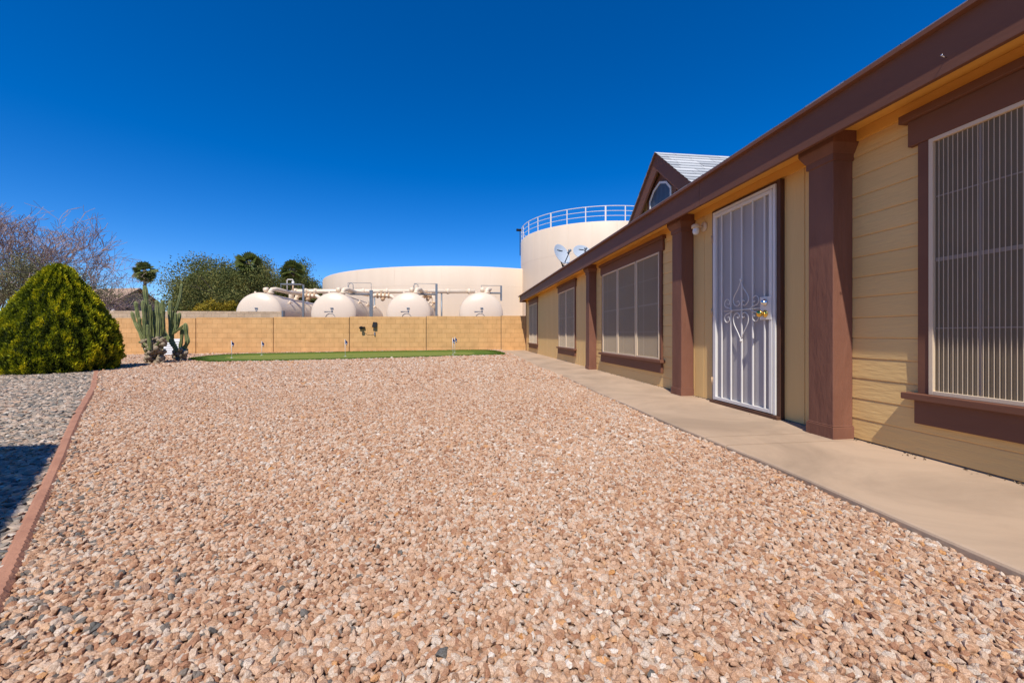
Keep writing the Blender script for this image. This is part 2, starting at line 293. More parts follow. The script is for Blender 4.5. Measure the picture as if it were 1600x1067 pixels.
def in_poly(x, y, poly):
    ins = np.zeros(len(x), bool); n = len(poly)
    for i in range(n):
        a, b_ = poly[i], poly[(i + 1) % n]; c = ((a.y > y) != (b_.y > y)) & (x < (b_.x - a.x) * (y - a.y) / ((b_.y - a.y) or 1e-9) + a.x); ins ^= c
    return ins
WEX = 1.775
def walk_edge(y): return WEX + .018 * np.sin(y * 1.1) + .01 * np.sin(y * 3.1 + 1)
def stones(y0, y1, s):
    x, y = jgrid(-17, 1.9, y0, y1, s); ex = np.where(y < EY[-1], np.interp(y, EY, EX), -99)
    left_lim = -1.02 * y - 2.2; keep = (x < walk_edge(y) - .005) & (x > left_lim) & (x > ex + .035) & (x > -15.8) & ~in_poly(x, y, TURF)
    return x[keep], y[keep]
parts_ = [(*stones(.1, 2.6, .0152), .0152), (*stones(2.6, 6.5, .019), .019), (*stones(6.5, 11, .032), .032), (*stones(11, 18.3, .046), .046)]
x = np.concatenate([p[0] for p in parts_]); y = np.concatenate([p[1] for p in parts_]); s = np.concatenate([np.full(len(p[0]), p[2]) for p in parts_])
n = len(x); big = .9 + 1.0 * rng.beta(1.2, 5, n)
sc = (s * .575 * big * rng.uniform(.8, 1.15, n))[:, None] * np.stack([rng.uniform(.9, 1.45, n), rng.uniform(.75, 1.05, n), rng.uniform(.5, .8, n)], 1)
P = np.stack([x, y, gzv(x, y) + rng.uniform(-.35, .95, n) * s * .5], 1)
rot = np.stack([rng.normal(0, .55, n), rng.normal(0, .55, n), rng.uniform(0, 6.28, n)], 1)
patch = np.array([noise.noise(Vector((a * .8, b_ * .8, 3))) for a, b_ in zip(x[::1], y[::1])]) if n < 400000 else 0
rnd = np.clip(rng.uniform(0, 1, n) ** 1.0 + .10 * patch, 0, 1)
nearedge = np.abs(x - np.interp(y, EY, EX)) < rng.exponential(.3, n) * np.where(y < 2.5, 1.2, .35)
rnd = np.where(nearedge & (rng.uniform(0, 1, n) < .22), rng.uniform(.0, .035, n), np.maximum(rnd, .012 + (rng.uniform(0, 1, n) < .99) * .03))
M['pink'] = attr_ramp('crushed pink granite', [(0, (.15, .15, .14)), (.028, (.28, .23, .19)), (.04, (.40, .21, .125)), (.15, (.50, .30, .185)), (.4, (.58, .38, .25)), (.62, (.64, .45, .32)), (.8, (.60, .49, .39)), (.92, (.68, .58, .48)), (.965, (.60, .30, .11)), (.98, (.68, .57, .46)), (1, (.78, .70, .61))],
    .85, .2, kind='INSTANCER', bump=.35, speck=((.72, .65, .58), (1.10, 1.07, 1.04)), speck_scale=3.2, bdist=.16)
tag(scatter('gravel', P, rot, sc, rnd, rng.integers(0, 8, n), M['pink'], 'crushed'), 'crushed pink and cream granite gravel covering the yard', kind='stuff')
# river pebbles left of the edging
x1, y1 = jgrid(-13, -.2, .1, 4.5, .028); x2, y2 = jgrid(-17, -2, 4.5, 10.6, .038); s = np.concatenate([np.full(len(x1), .028), np.full(len(x2), .038)]); x = np.concatenate([x1, x2]); y = np.concatenate([y1, y2])
k = (x < np.interp(y, EY, EX) - .03) & (x > -1.02 * y - 2.2); x, y, s = x[k], y[k], s[k]; n = len(x)
sc = (s * .62 * rng.uniform(.7, 1.35, n))[:, None] * np.stack([rng.uniform(.9, 1.4, n), rng.uniform(.7, 1.0, n), rng.uniform(.3, .5, n)], 1)
P = np.stack([x, y, gzv(x, y) + rng.uniform(-.1, .4, n) * s * .5], 1); rot = np.stack([rng.normal(0, .28, n), rng.normal(0, .28, n), rng.uniform(0, 6.28, n)], 1)
M['pebble'] = attr_ramp('grey river pebbles', [(0, (.09, .09, .08)), (.15, (.17, .155, .13)), (.33, (.29, .245, .19)), (.55, (.39, .295, .21)), (.75, (.48, .325, .22)), (.9, (.50, .39, .29)), (1, (.62, .53, .43))],
    .6, .3, kind='INSTANCER', bump=.15, speck=((.85, .84, .82), (1.05, 1.05, 1.04)), speck_scale=1.2, bdist=.2)
tag(scatter('river_pebbles', P, rot, sc, rng.uniform(0, 1, n), rng.integers(0, 8, n), M['pebble'], 'round'), 'flat grey and tan river pebbles left of the edging', kind='stuff')

# ------------------------------------------------------------------ garden edging (scalloped concrete strip)
def resample(pts, step):
    out = []; 
    for a, b_ in zip(pts[:-1], pts[1:]):
        k = max(1, int((b_ - a).length / step)); out += [a.lerp(b_, i / k) for i in range(k)]
    return out + [pts[-1]]
rs = resample(EDGE, .022); mb = MB(); vs_ = []; fs_ = []
for i, p in enumerate(rs):
    t = (rs[min(i + 3, len(rs) - 1)] - rs[max(i - 3, 0)]); t.z = 0; t.normalize(); nrm = Vector((t.y, -t.x, 0)); sc_ = .007 * abs(math.sin(i * math.pi / 2 + .3)) ; wob = .006 * noise.noise(p * 1.5)
    w = .025 + .012 * min(1, max(0, i - 150) / 300); hh = .012 + .016 * min(1, max(0, i - 60) / 250) + .005 * noise.noise(p * 2)
    prof = [(-w, -.02), (-w - .002, hh - .012), (-w + .012, hh), (w - .014 + sc_, hh + .003), (w + sc_, hh - .01), (w + sc_, -.02)]
    vs_ += [p + nrm * (a + wob) + Vector((0, 0, z)) for a, z in prof]
for i in range(len(rs) - 1):
    for j in range(5): fs_.append((i * 6 + j, i * 6 + j + 1, (i + 1) * 6 + j + 1, (i + 1) * 6 + j))
mb.add(vs_, fs_); tag(mb.build('garden_edging', M['edging']), 'long pink concrete edging strip between grey pebbles and pink gravel', 'edging')

# ------------------------------------------------------------------ walkway
def wz(y): return .0025 * max(y, 0)
joints = [-4, -1.2, .75, 2.58, 2.80, 4.55, 6.6, 8.7, 10.8, 13.0, 15.4, 18.15]
mb = MB()
for a, b_ in zip(joints[:-1], joints[1:]):
    ysl = np.linspace(a + .006, b_ - .006, max(2, int((b_ - a) / .12))); vs_ = []
    for yy in ysl:
        e = float(walk_edge(yy)) + .004 * noise.noise(Vector((yy * 5, 0, 0))); z = wz(yy)
        vs_ += [(e, yy, -.12), (e, yy, z - .012), (e + .004, yy, z - .004), (e + .014, yy, z), (2.83, yy, z + .004), (2.83, yy, -.12)]
    k = len(ysl); fs_ = [(i * 6 + j, i * 6 + j + 1, (i + 1) * 6 + j + 1, (i + 1) * 6 + j) for i in range(k - 1) for j in range(5)] + [tuple(range(6)), tuple((k - 1) * 6 + j for j in range(5, -1, -1))]
    mb.add(vs_, fs_)
tag(mb.build('walkway', M['concrete']), kind='structure')

# ------------------------------------------------------------------ turf
m = bpy.data.materials.new('artificial turf'); m.use_nodes = True; nt = m.node_tree; b = nt.nodes['Principled BSDF']; b.inputs['Roughness'].default_value = .8; b.inputs['Specular IOR Level'].default_value = .2
tc = nt.nodes.new('ShaderNodeTexCoord'); n1 = nt.nodes.new('ShaderNodeTexNoise'); n1.inputs['Scale'].default_value = 45; n1.inputs['Detail'].default_value = 4
rp = nt.nodes.new('ShaderNodeValToRGB'); rp.color_ramp.elements[0].position = .3; rp.color_ramp.elements[1].position = .7; rp.color_ramp.elements[0].color = (.06, .11, .010, 1); rp.color_ramp.elements[1].color = (.12, .18, .02, 1)
nt.links.new(tc.outputs['Object'], n1.inputs[0]); nt.links.new(n1.outputs[0], rp.inputs[0]); nt.links.new(rp.outputs[0], b.inputs['Base Color'])
bp = nt.nodes.new('ShaderNodeBump'); bp.inputs['Distance'].default_value = .02; nt.links.new(n1.outputs[0], bp.inputs['Height']); nt.links.new(bp.outputs[0], b.inputs['Normal']); M['turf'] = m
m2 = m.copy(); m2.name = 'putting surface'; r2 = [q for q in m2.node_tree.nodes if q.type == 'VALTORGB'][0]; r2.color_ramp.elements[0].color = (.16, .19, .03, 1); r2.color_ramp.elements[1].color = (.22, .24, .045, 1); M['putt'] = m2
def smooth_poly(pts, it=2):
    for _ in range(it): pts = [q for a, b_ in zip(pts, pts[1:] + pts[:1]) for q in (a.lerp(b_, .25), a.lerp(b_, .75))]
    return pts
tp = smooth_poly(TURF); cc = sum(tp, Vector()) / len(tp)
def slab(pts, up, name, material, parent):
    mb = MB(); n = len(pts); bm = bmesh.new(); top = [bm.verts.new((p.x, p.y, gz(p.x, p.y) + up)) for p in pts]; bot = [bm.verts.new((p.x, p.y, gz(p.x, p.y) - .01)) for p in pts]
    bm.faces.new(top); [bm.faces.new((top[i], bot[i], bot[(i + 1) % n], top[(i + 1) % n])) for i in range(n)]
    bmesh.ops.triangulate(bm, faces=[f for f in bm.faces if len(f.verts) > 4]); bmesh.ops.recalc_face_normals(bm, faces=bm.faces)
    me = bpy.data.meshes.new(name); bm.to_mesh(me); bm.free(); me.materials.append(material); o = bpy.data.objects.new(name, me); COL.objects.link(o); o.parent = parent; return o
green = thing('putting_green', (0, 0, 0), 'artificial turf putting green laid along the foot of the ochre block wall', 'putting green')
slab(tp, .034, 'turf_fringe', M['turf'], green)
IN_PX = [(345, 561.8), (407, 563.3), (520, 561.2), (600, 559.2), (700, 556.6), (745, 555.2), (738, 551), (665, 551.4), (560, 553), (430, 555.5), (360, 558)]
slab(smooth_poly([G(*p) for p in IN_PX]), .038, 'putting_surface', M['putt'], green)
# blades along the fringe
k = 16000; q = rng.integers(0, len(tp), k); t = rng.uniform(0, 1, k); inn = rng.beta(1, 3, k) * .45
PX = np.array([[p.x, p.y] for p in tp]); A = PX[q] * (1 - t)[:, None] + PX[(q + 1) % len(tp)] * t[:, None]; A = A + (np.array([cc.x, cc.y]) - A) * (inn * .25)[:, None]
Pb = np.stack([A[:, 0], A[:, 1], gzv(A[:, 0], A[:, 1]) + .03], 1); D = rng.normal(0, .35, (k, 3)); D[:, 2] = 1
M['blade'] = attr_ramp('turf blades', [(0, (.05, .10, .01)), (1, (.13, .20, .02))], .6, .2, trans=.3)
tag(leaves('turf_blades', Pb, D, rng.uniform(.02, .04, k), .008, rng.uniform(0, 1, k), M['blade'], green), kind='stuff')
# flags
def flag(px, py, h, lean, label, red=0):
    g = G(px, py); g.z += .034; o = thing('golf_flag', g, label, 'flag', 'practice flags on the putting green')
    mb = MB(); mb.tube([(0, 0, 0), (lean * .5, 0, h * .5), (lean, 0, h)], .0075, 6); mb.build('flagpole', M['wplastic'], o)
    mb = MB(); nx, nz_ = 7, 4; vs_ = [(lean * .9 + .085 * i / nx * (1 - .25 * j / nz_), .02 * math.sin(i * 1.3 + j * .5), h - .01 - .13 * j / nz_ - .09 * (i / nx) ** 1.3) for j in range(nz_ + 1) for i in range(nx + 1)]
    vs_ += [(a, b_ + .003, c) for a, b_, c in vs_]; o2 = (nx + 1) * (nz_ + 1)
    fs_ = [(j * (nx + 1) + i, j * (nx + 1) + i + 1, (j + 1) * (nx + 1) + i + 1, (j + 1) * (nx + 1) + i) for j in range(nz_) for i in range(nx)]; fs_ += [tuple(v + o2 for v in f[::-1]) for f in fs_]
    mb.add(vs_, fs_, True); fl = mb.build('flag_cloth', M['navy'], o, recalc=False)
    mb = MB(); cx, cz = lean * .9 + .05, h - .15; mb.lathe([(.0, .0), (.016, 0), (.016, .004), (0, .004)], Matrix.Translation((cx, -.024, cz)) @ Matrix.Rotation(R(90), 4, 'X'), 14); mb.build('emblem', M['wplastic'], fl)
    mb = MB(); mb.lathe([(.0, .001), (.05, .001), (.052, .006), (.0, .006)], None, 16); mb.build('cup', M['wplastic'], o)
flag(362, 561, .57, -.01, 'small navy putting flag nearest the cactus')
flag(409, 556.5, .52, .0, 'small navy putting flag second from the cactus, on the far side of the turf')
flag(539.5, 558.5, .58, -.01, 'small navy putting flag alone in the middle of the turf, left of the solar light')
flag(708, 556, .59, -.02, 'near flag of the close pair at the right end of the turf')
flag(710.5, 552.5, .60, .01, 'far flag of the close pair at the right end of the turf')

# ------------------------------------------------------------------ house
XW = 2.8; XF = 2.5; Y0 = -4.0; Y1 = 17.45
house = thing('house', (0, 0, 0), 'long single storey tan house with dark brown trim and a gabled dormer', 'house')
def siding_lap(y0, y1, z0=.02, z1=2.2, c=.143):
    mb = MB(); prof = [(XW + .05, z0)]; z = z0
    while z < z1 - 1e-6:
        zt = min(z + c, z1); prof += [(XW - .003, z), (XW - .0045, z + .003), (XW - .001, zt - .010), (XW + .0035, zt - .003)]; z = zt
        if z < z1: prof += [(XW + .0035, z)]
    prof += [(XW + .05, z1)]
    n = len(prof); ysl = list(np.linspace(y0, y1, max(2, int((y1 - y0) / .6) + 2))); vs_ = []
    for yy in ysl: vs_ += [(a, yy, b_ + .0012 * noise.noise(Vector((yy * 3, b_ * 9, 0)))) for a, b_ in prof]
    k = len(ysl); return mb.add(vs_, [(i * n + j, i * n + j + 1, (i + 1) * n + j + 1, (i + 1) * n + j) for i in range(k - 1) for j in range(n - 1)])
def siding_groove(y0, y1, z0=.02, z1=2.2, c=.2):
    mb = MB(); prof = [(XW + .05, y0), (XW, y0)]; y = y0 + .11
    while y < y1 - .02: prof += [(XW, y), (XW + .006, y + .002), (XW + .006, y + .009), (XW, y + .011)]; y += c
    prof += [(XW, y1), (XW + .05, y1)]; n = len(prof)
    return mb.add([(a, b_, z) for z in (z0, z1) for a, b_ in prof], [(j, j + 1, j + 1 + n, j + n) for j in range(n - 1)])
for a, b_, kind in ((Y0, 2.72, 'l'), (2.72, 4.76, 'g'), (4.76, 8.34, 'l'), (8.34, Y1, 'g')):
    (siding_lap if kind == 'l' else siding_groove)(a, b_).build('wall', M['siding' if kind == 'l' else 'panel'], house, recalc=False)
mb = MB(); mb.box(XW + .03, 10.8, Y0, Y1, -.1, 2.2); mb.build('wall', M['panel'], house)
mb = MB(); mb.box(XW + .004, XW + .06, Y0, Y1 - .01, -.08, .03); mb.build('foundation', M['cedge'], house)
mb = MB(); mb.box(XW - .02, XW + .01, Y0, Y1, 2.125, 2.2); mb.build('frieze_board', M['soffit'], house, .003)
mb = MB(); mb.box(XW - .018, XW + .04, Y1 - .04, Y1 + .03, .0, 2.124); mb.build('corner_board', M['brown'], house, .003)
mb = MB(); mb.box(XF + .03, XW + .05, Y0, Y1 + .15, 2.2, 2.212); mb.build('soffit', M['soffit'], house)
# fascia boards with butt joints
jf = [Y0, plane_y(1092.5, XF), 8.2, 12.4, 17.4]
for a, b_ in zip(jf[:-1], jf[1:]):
    mb = MB(); mb.box(XF, XF + .03, a + .002, b_ - .002, 2.115, 2.375); mb.build('fascia', M['brown'], house, .003)
mb = MB(); mb.box(XF + .03, 11, 17.37, 17.4, 2.12, 2.37); mb.build('fascia', M['brown'], house)
# main roof: courses of shingles
def roof_courses(x0, z0, x1, z1, y0, y1, c=.145):
    V = []; Fc = []; rn = []; L = math.hypot(x1 - x0, z1 - z0); dx, dz = (x1 - x0) / L, (z1 - z0) / L; nx, nz = -dz, dx
    if nz < 0: nx, nz = -nx, -nz
    k = int(L / c)
    for i in range(k):
        s0, s1 = i * c, min((i + 1) * c + .012, L); y = y0 - random.random() * .3
        while y < y1:
            w = .32 * random.uniform(.9, 1.1); ya, yb = max(y, y0), min(y + w - .004, y1); y += w
            if yb <= ya: continue
            th = .011 + random.random() * .003
            p = lambda s_, y_, t_: (x0 + dx * s_ + nx * t_, y_, z0 + dz * s_ + nz * t_)
            o = len(V); V += [p(s0, ya, 0), p(s0, ya, th), p(s1, ya, .001), p(s0, yb, 0), p(s0, yb, th), p(s1, yb, .001)]
            Fc += [(o, o + 1, o + 4, o + 3), (o + 1, o + 2, o + 5, o + 4)]; rn += [random.random()] * 6
    return np.array(V), np.array(Fc), np.array(rn)
RX0, RZ0 = 2.466, 2.385; SL = .333
rf = MB(); rf.add([(RX0 + .01, Y0, RZ0 - .012), (RX0 + .01, Y1 + .15, RZ0 - .012), (6.8, Y1 + .15, RZ0 - .012 + (6.8 - RX0) * SL), (6.8, Y0, RZ0 - .012 + (6.8 - RX0) * SL),
    (11.15, Y1 + .15, RZ0), (11.15, Y0, RZ0), (XF + .02, Y0, 2.37), (XF + .02, Y1 + .15, 2.37)], [(0, 1, 2, 3), (3, 2, 4, 5), (0, 6, 7, 1)])
roof = rf.build('roof', M['brown'], house, recalc=False)
gabl = MB(); gabl.prism([(2.46, 2.20), (2.46, 2.36), (6.8, 3.80), (11.1, 2.36), (11.1, 2.2)], 0, .03)
for yy in (17.2, Y0 + .3):
    g2 = MB(); g2.add([(v[1], yy + v[0], v[2]) for v in gabl.v], gabl.f); g2.build('gable_wall', M['panel'], house)
V, Fc, rn = roof_courses(RX0, RZ0, 6.8, RZ0 + (6.8 - RX0) * SL, Y0, Y1 + .15); np_mesh('shingles', V, Fc, M['shingle'], roof, rn)
mb = MB(); mb.box(RX0 - .004, RX0 + .05, Y0, Y1 + .15, RZ0 - .022, RZ0 + .004); mb.build('drip_edge', M['brown'], roof)
# columns
def column(y0, y1):
    x0 = 2.64; mb = MB(); mb.box(x0, XW - .001, y0, y1, .0, 2.2)
    c = mb.build('column', M['brown_v'], house, .006)
    mb = MB(); mb.box(x0 - .012, XW - .002, y0 - .012, y1 + .012, -.005, .095); mb.box(x0 - .006, XW - .003, y0 - .006, y1 + .006, .0955, .105); mb.build('plinth', M['brown_v'], c, .003)
    mb = MB(); e = [(0, 2.0), (.010, 2.004), (.010, 2.05), (.016, 2.055), (.045, 2.115), (.045, 2.199)]
    vs_ = []
    for q, z in e: vs_ += [(x0 - q, y0 - q, z), (XW - .003, y0 - q, z), (XW - .003, y1 + q, z), (x0 - q, y1 + q, z)]
    mb.add(vs_, [(i * 4 + j, i * 4 + (j + 1) % 4, (i + 1) * 4 + (j + 1) % 4, (i + 1) * 4 + j) for i in range(len(e) - 1) for j in range(4)]); mb.build('capital', M['brown_v'], c)
for a, b_ in ((2.62, 2.83), (4.65, 4.87), (8.23, 8.45)): column(a, b_)
# windows
def window(y0, y1, n, z0=.40, z1=1.92, cas=.062):
    mb = MB(); mb.box(XW - .027, XW + .01, y1 - .001, y1 + cas, z0 - .0, z1); mb.box(XW - .027, XW + .01, y0 - cas, y0 + .001, z0, z1)
    for i in range(1, n):
        ym = y0 + (y1 - y0) * i / n; mb.box(XW - .022, XW + .01, ym - .012, ym + .012, z0, z1)
    mb.box(XW - .0085, XW + .012, y0 - cas + .001, y1 + cas - .001, z0 + .001, z1 - .001)
    w = mb.build('window', M['brown'], house, .003)
    mb = MB(); mb.box(XW - .036, XW + .01, y0 - cas - .05, y1 + cas + .05, z1 - .0, z1 + .155); mb.box(XW - .062, XW + .01, y0 - cas - .085, y1 + cas + .085, z1 + .1555, z1 + .205); mb.build('lintel', M['brown'], w, .004)
    mb = MB(); mb.box(XW - .075, XW + .01, y0 - cas - .06, y1 + cas + .06, z0 - .04, z0); mb.build('sill', M['brown'], w, .004)
    mb = MB(); mb.box(XW - .04, XW + .01, y0 - cas - .01, y1 + cas + .01, z0 - .185, z0 - .0405); mb.build('apron', M['brown'], w, .003)
    for i in range(n):
        a = y0 + (y1 - y0) * i / n + (.014 if i else .0); b_ = y0 + (y1 - y0) * (i + 1) / n - (.014 if i < n - 1 else .0); t = .024
        mb = MB(); x0, x1 = XW - .034, XW - .012
        mb.box(x0, x1, a + .001, a + t, z0 + .001, z1 - .001); mb.box(x0, x1, b_ - t, b_ - .001, z0 + .001, z1 - .001); mb.box(x0, x1, a + t, b_ - t, z0 + .001, z0 + t); mb.box(x0, x1, a + t, b_ - t, z1 - t, z1 - .001)
        mb.build('screen_frame', M['frame'], w, .002)
        mb = MB(); mb.box(XW - .0135, XW - .009, a + t - .004, b_ - t + .004, z0 + t - .004, z1 - t + .004); mb.build('pane', M['screen'], w)
        mb = MB(); zm = z0 + (z1 - z0) * .525
        mb.box(XW - .0175, XW - .0136, a + t, b_ - t, zm - .011, zm + .011); ym = (a + b_) / 2 + .14; mb.box(XW - .0170, XW - .0137, ym - .005, ym + .005, z0 + t, z1 - t)
        for q in (.26, .77): mb.box(XW - .0165, XW - .0138, a + t, b_ - t, z0 + (z1 - z0) * q - .004, z0 + (z1 - z0) * q + .004)
        mb.build('muntin', M['muntin'], w)
        mb = MB(); yy = a + t + .0227
        while yy < b_ - t - .008: mb.box(XW - .0225, XW - .0195, yy - .0012, yy + .0012, z0 + t, z1 - t); yy += .0227
        mb.build('grille', M['grille'], w)
window(-.18, 2.117, 3); window(5.467, 7.785, 3); window(9.82, 11.43, 2); window(14.82, 16.5, 2)
# security door
XD = 2.745; dy0, dy1, dz0, dz1 = plane_y(1211, XD), plane_y(1113.5, XD), .045, 2.085
mb = MB(); mb.box(XD + .012, XW + .01, dy0 - .045, dy0 - .002, .0, 2.112); mb.box(XD + .012, XW + .01, dy1 + .002, dy1 + .03, .0, 2.112); mb.box(XD + .013, XW + .01, dy0 - .002, dy1 + .002, dz1 + .003, 2.112); mb.box(XD - .02, XW + .01, dy0 - .046, dy1 + .031, -.004, .042)
dframe = mb.build('door_frame', M['doorwood'], house, .004)
mb = MB(); t = .036
mb.box(XD, XD + .03, dy0, dy0 + .03, dz0, dz1); mb.box(XD - .004, XD + .026, dy0 + .034, dy0 + .034 + t, dz0 + .005, dz1 - .034); mb.box(XD, XD + .03, dy1 - .028, dy1, dz0, dz1); mb.box(XD - .004, XD + .026, dy1 - .032 - t * .6, dy1 - .032, dz0 + .005, dz1 - .034)
mb.box(XD, XD + .03, dy0 + .03, dy1 - .028, dz1 - .03, dz1); mb.box(XD - .004, XD + .026, dy0 + .07, dy1 - .0536, dz1 - .066, dz1 - .034); mb.box(XD - .004, XD + .026, dy0 + .07, dy1 - .0536, dz0 + .006, dz0 + .04)
door = mb.build('security_door', M['white'], house, .003)
mb = MB(); mb.box(XD + .027, XD + .03, dy0 + .03, dy1 - .028, dz0 + .002, dz1 - .03); mb.build('perforated_sheet', M['perf'], door)
bars = [plane_y(p, XD) for p in (1127, 1141.5, 1158.3, 1175.5, 1194)]
mb = MB()
for yb in bars: mb.box(XD - .001, XD + .013, yb - .0065, yb + .0065, dz0 + .04, dz1 - .066)
mb.build('bars', M['white'], door, .002)
# scroll ornament
mb = MB(); yc = bars[2]; zc = 1.015
def spiral(cy, cz, r, turns, a0, s, zs=1): return [(XD - .006, cy + s * r * (1 - q / 26) * math.cos(a0 + turns * 2 * math.pi * q / 24), cz + zs * r * (1 - q / 26) * math.sin(a0 + turns * 2 * math.pi * q / 24)) for q in range(25)]
def arc(pts):
    ps = [Vector((XD - .006, *p)) for p in pts]; out = []
    for i in range(len(ps) - 1):
        p0, p1, p2, p3 = ps[max(i - 1, 0)], ps[i], ps[i + 1], ps[min(i + 2, len(ps) - 1)]
        for q in range(6):
            t = q / 6; out.append(.5 * ((2 * p1) + (p2 - p0) * t + (2 * p0 - 5 * p1 + 4 * p2 - p3) * t * t + (3 * p1 - p0 - 3 * p2 + p3) * t ** 3))
    return out + [ps[-1]]
for s in (1, -1):
    mb.tube(arc([(yc, zc + .27), (yc + s * .035, zc + .20), (yc + s * .10, zc + .12), (yc + s * .105, zc + .06), (yc + s * .06, zc + .025), (yc + s * .02, zc + .04), (yc + s * .03, zc + .075), (yc + s * .055, zc + .065)]), .0046, 6)
    mb.tube(arc([(yc, zc - .31), (yc + s * .035, zc - .25), (yc + s * .10, zc - .15), (yc + s * .105, zc - .08), (yc + s * .06, zc - .045), (yc + s * .02, zc - .06), (yc + s * .03, zc - .095), (yc + s * .055, zc - .085)]), .0046, 6)
    for zz, q in ((zc + .06, 1), (zc - .09, -1)):
        mb.tube(arc([(yc + s * .125, zc - .015), (yc + s * .16, zc - .015 + q * .02), (yc + s * .235, zc - .015 + q * .045), (yc + s * .245, zc - .015 + q * .09), (yc + s * .21, zc - .015 + q * .12), (yc + s * .17, zc - .015 + q * .10), (yc + s * .175, zc - .015 + q * .065), (yc + s * .20, zc - .015 + q * .07)]), .0046, 6)
mb.tube([(XD - .006, yc - .26, zc - .015), (XD - .006, yc + .26, zc - .015)], .0046, 6)
for zz in (zc + .28, zc - .32): mb.blob((XD - .006, yc, zz), (.010, .015, .015), 2, 0)
mb.build('scroll_ornament', M['white'], door)
yl = dy0 + .095; mb = MB(); mb.box(XD - .010, XD - .001, dy0 + .036, dy0 + .17, .89, 1.10); lock = mb.build('lock_plate', M['white'], door, .003)
RM = lambda y_, z_: Matrix.Translation((XD - .010, y_, z_)) @ Matrix.Rotation(R(-90), 4, 'Y')
mb = MB(); mb.lathe([(0, .0), (.033, .0), (.033, .006), (.018, .012), (.013, .018), (.013, .034), (.024, .04), (.031, .052), (.031, .064), (.022, .073), (0, .075)], RM(dy0 + .105, .945), 20); mb.build('door_knob', M['brass'], lock)
mb = MB(); mb.lathe([(0, .0), (.032, .0), (.030, .010), (.024, .016), (.020, .03), (.018, .032), (0, .032)], RM(dy0 + .105, 1.045), 20); mb.build('deadbolt', M['steel'], lock)
for zz in (.25, 1.0, 1.8): mb = MB(); mb.tube([(XD - .008, dy1 + .002, zz - .04), (XD - .008, dy1 + .002, zz + .04)], .008, 8); mb.build('hinge', M['rust'], door)
# dormer
YC = 5.2; XB = 2.6; AZ = 3.185; FW = .95; FZ = AZ - FW * .83
dm = MB(); dm.add([(2.7, YC, AZ - .04), (2.7, YC - .86, AZ - .04 - .86 * .83), (2.7, YC + .86, AZ - .04 - .86 * .83)], [(0, 1, 2)])
dorm = dm.build('dormer', M['panel'], house, recalc=False)
for s in (1, -1):
    mb = MB(); dn = Vector((0, -s * .83, -1)).normalized() if False else None
    L = math.hypot(1, .83); dyy, dzz = s / L, -.83 / L; py_, pz_ = -s * .83 / L, -1 / L       # along slope, perpendicular inward
    ln = FW * L + .06; w = .185
    pts = [(YC, AZ), (YC + dyy * ln, AZ + dzz * ln), (YC + dyy * ln + py_ * w, AZ + dzz * ln + pz_ * w), (YC, AZ - w * L)]
    mb.prism(pts, XB, XB + .028 + (.0006 if s > 0 else 0)); mb.build('barge_board', M['brown'], dorm, .002)
    mb = MB(); q = .03; a = (YC, AZ - .022 * L); b_ = (YC + dyy * ln, AZ + dzz * ln - .022 * L)
    mb.prism([a, b_, (b_[0], b_[1] - .02), (a[0], a[1] - .02)], XB + .029, 2.705); mb.build('dormer_soffit', M['soffit'], dorm)
    V = []; Fc = []; rn = []; c = .105; k = int((ln) / c) + 1
    for i in range(k):
        s0 = i * c; s1 = min(s0 + c, ln); s0b = max(s0 - .01, 0); xr = lambda ss: max(XB + .1, 4.9 - (4.9 - XB) * ss / (FW * L) * .98)
        x = XB - .03 - 0; 
        xx = XB - .03; first = True
        while xx < xr(s0):
            w_ = (.3 if not first else random.uniform(.1, .3)) * random.uniform(.9, 1.1); first = False; xe = min(xx + w_ - .004, xr(s0) + .05)
            th = .010 + random.random() * .003; f = lambda ss, tt, X_: (X_, YC + dyy * ss - py_ * tt, AZ + .004 + dzz * ss - pz_ * tt)
            o = len(V); V += [f(s0b, .002, xx), f(s1, th, xx), f(s1, 0, xx), f(s0b, .002, xe), f(s1, th, xe), f(s1, 0, xe)]; Fc += [(o, o + 1, o + 4, o + 3), (o + 1, o + 2, o + 5, o + 4)]; rn += [random.random()] * 6; xx += w_
    np_mesh('dormer_shingles', np.array(V), np.array(Fc), M['shingle'], dorm, np.array(rn))
    mb = MB(); mb.add([(XB - .02, YC, AZ), (4.9, YC, AZ), (XB - .02, YC + dyy * ln, AZ + dzz * ln), (XB + .2, YC + dyy * ln, AZ + dzz * ln)], [(0, 1, 3, 2)]); mb.build('roof_deck', M['brown'], dorm, recalc=False)
wc = YC + .03
def arch(w, b0, top): return [(wc - w, b0), (wc - w, b0 + (top - b0) * .56), (wc - w * .62, b0 + (top - b0) * .84), (wc, top), (wc + w * .62, b0 + (top - b0) * .84), (wc + w, b0 + (top - b0) * .56), (wc + w, b0)]
mb = MB(); mb.prism(arch(.40, 2.40, 2.925), 2.672, 2.701); dw = mb.build('dormer_window', M['brown'], dorm, .003)
o_, i_ = arch(.30, 2.42, 2.815), arch(.275, 2.42, 2.785); mb = MB(); nn = 7
for q in range(nn - 1):
    mb.add([(x_, *p) for x_ in (2.655, 2.671) for p in (o_[q], o_[q + 1], i_[q + 1], i_[q])], [(0, 1, 2, 3), (4, 7, 6, 5), (0, 4, 5, 1), (3, 2, 6, 7)])
mb.build('screen_frame', M['white'], dw)
mb = MB(); mb.prism(arch(.285, 2.42, 2.80), 2.664, 2.669); mb.build('pane', mat('blue grey sun screen', (.075, .085, .10), .4, .4, var=(.05, .055, .065), var_scale=8, stretch=(1, 3, .5)), dw)
# nail on the fascia
mb = MB(); yn = plane_y(1478, XF); mb.tube([(XF + .01, yn, 2.19), (XF - .028, yn - .004, 2.20)], .003, 6); mb.blob((XF - .03, yn - .004, 2.201), .006, 1, 0); mb.build('hook', M['steel'], house)

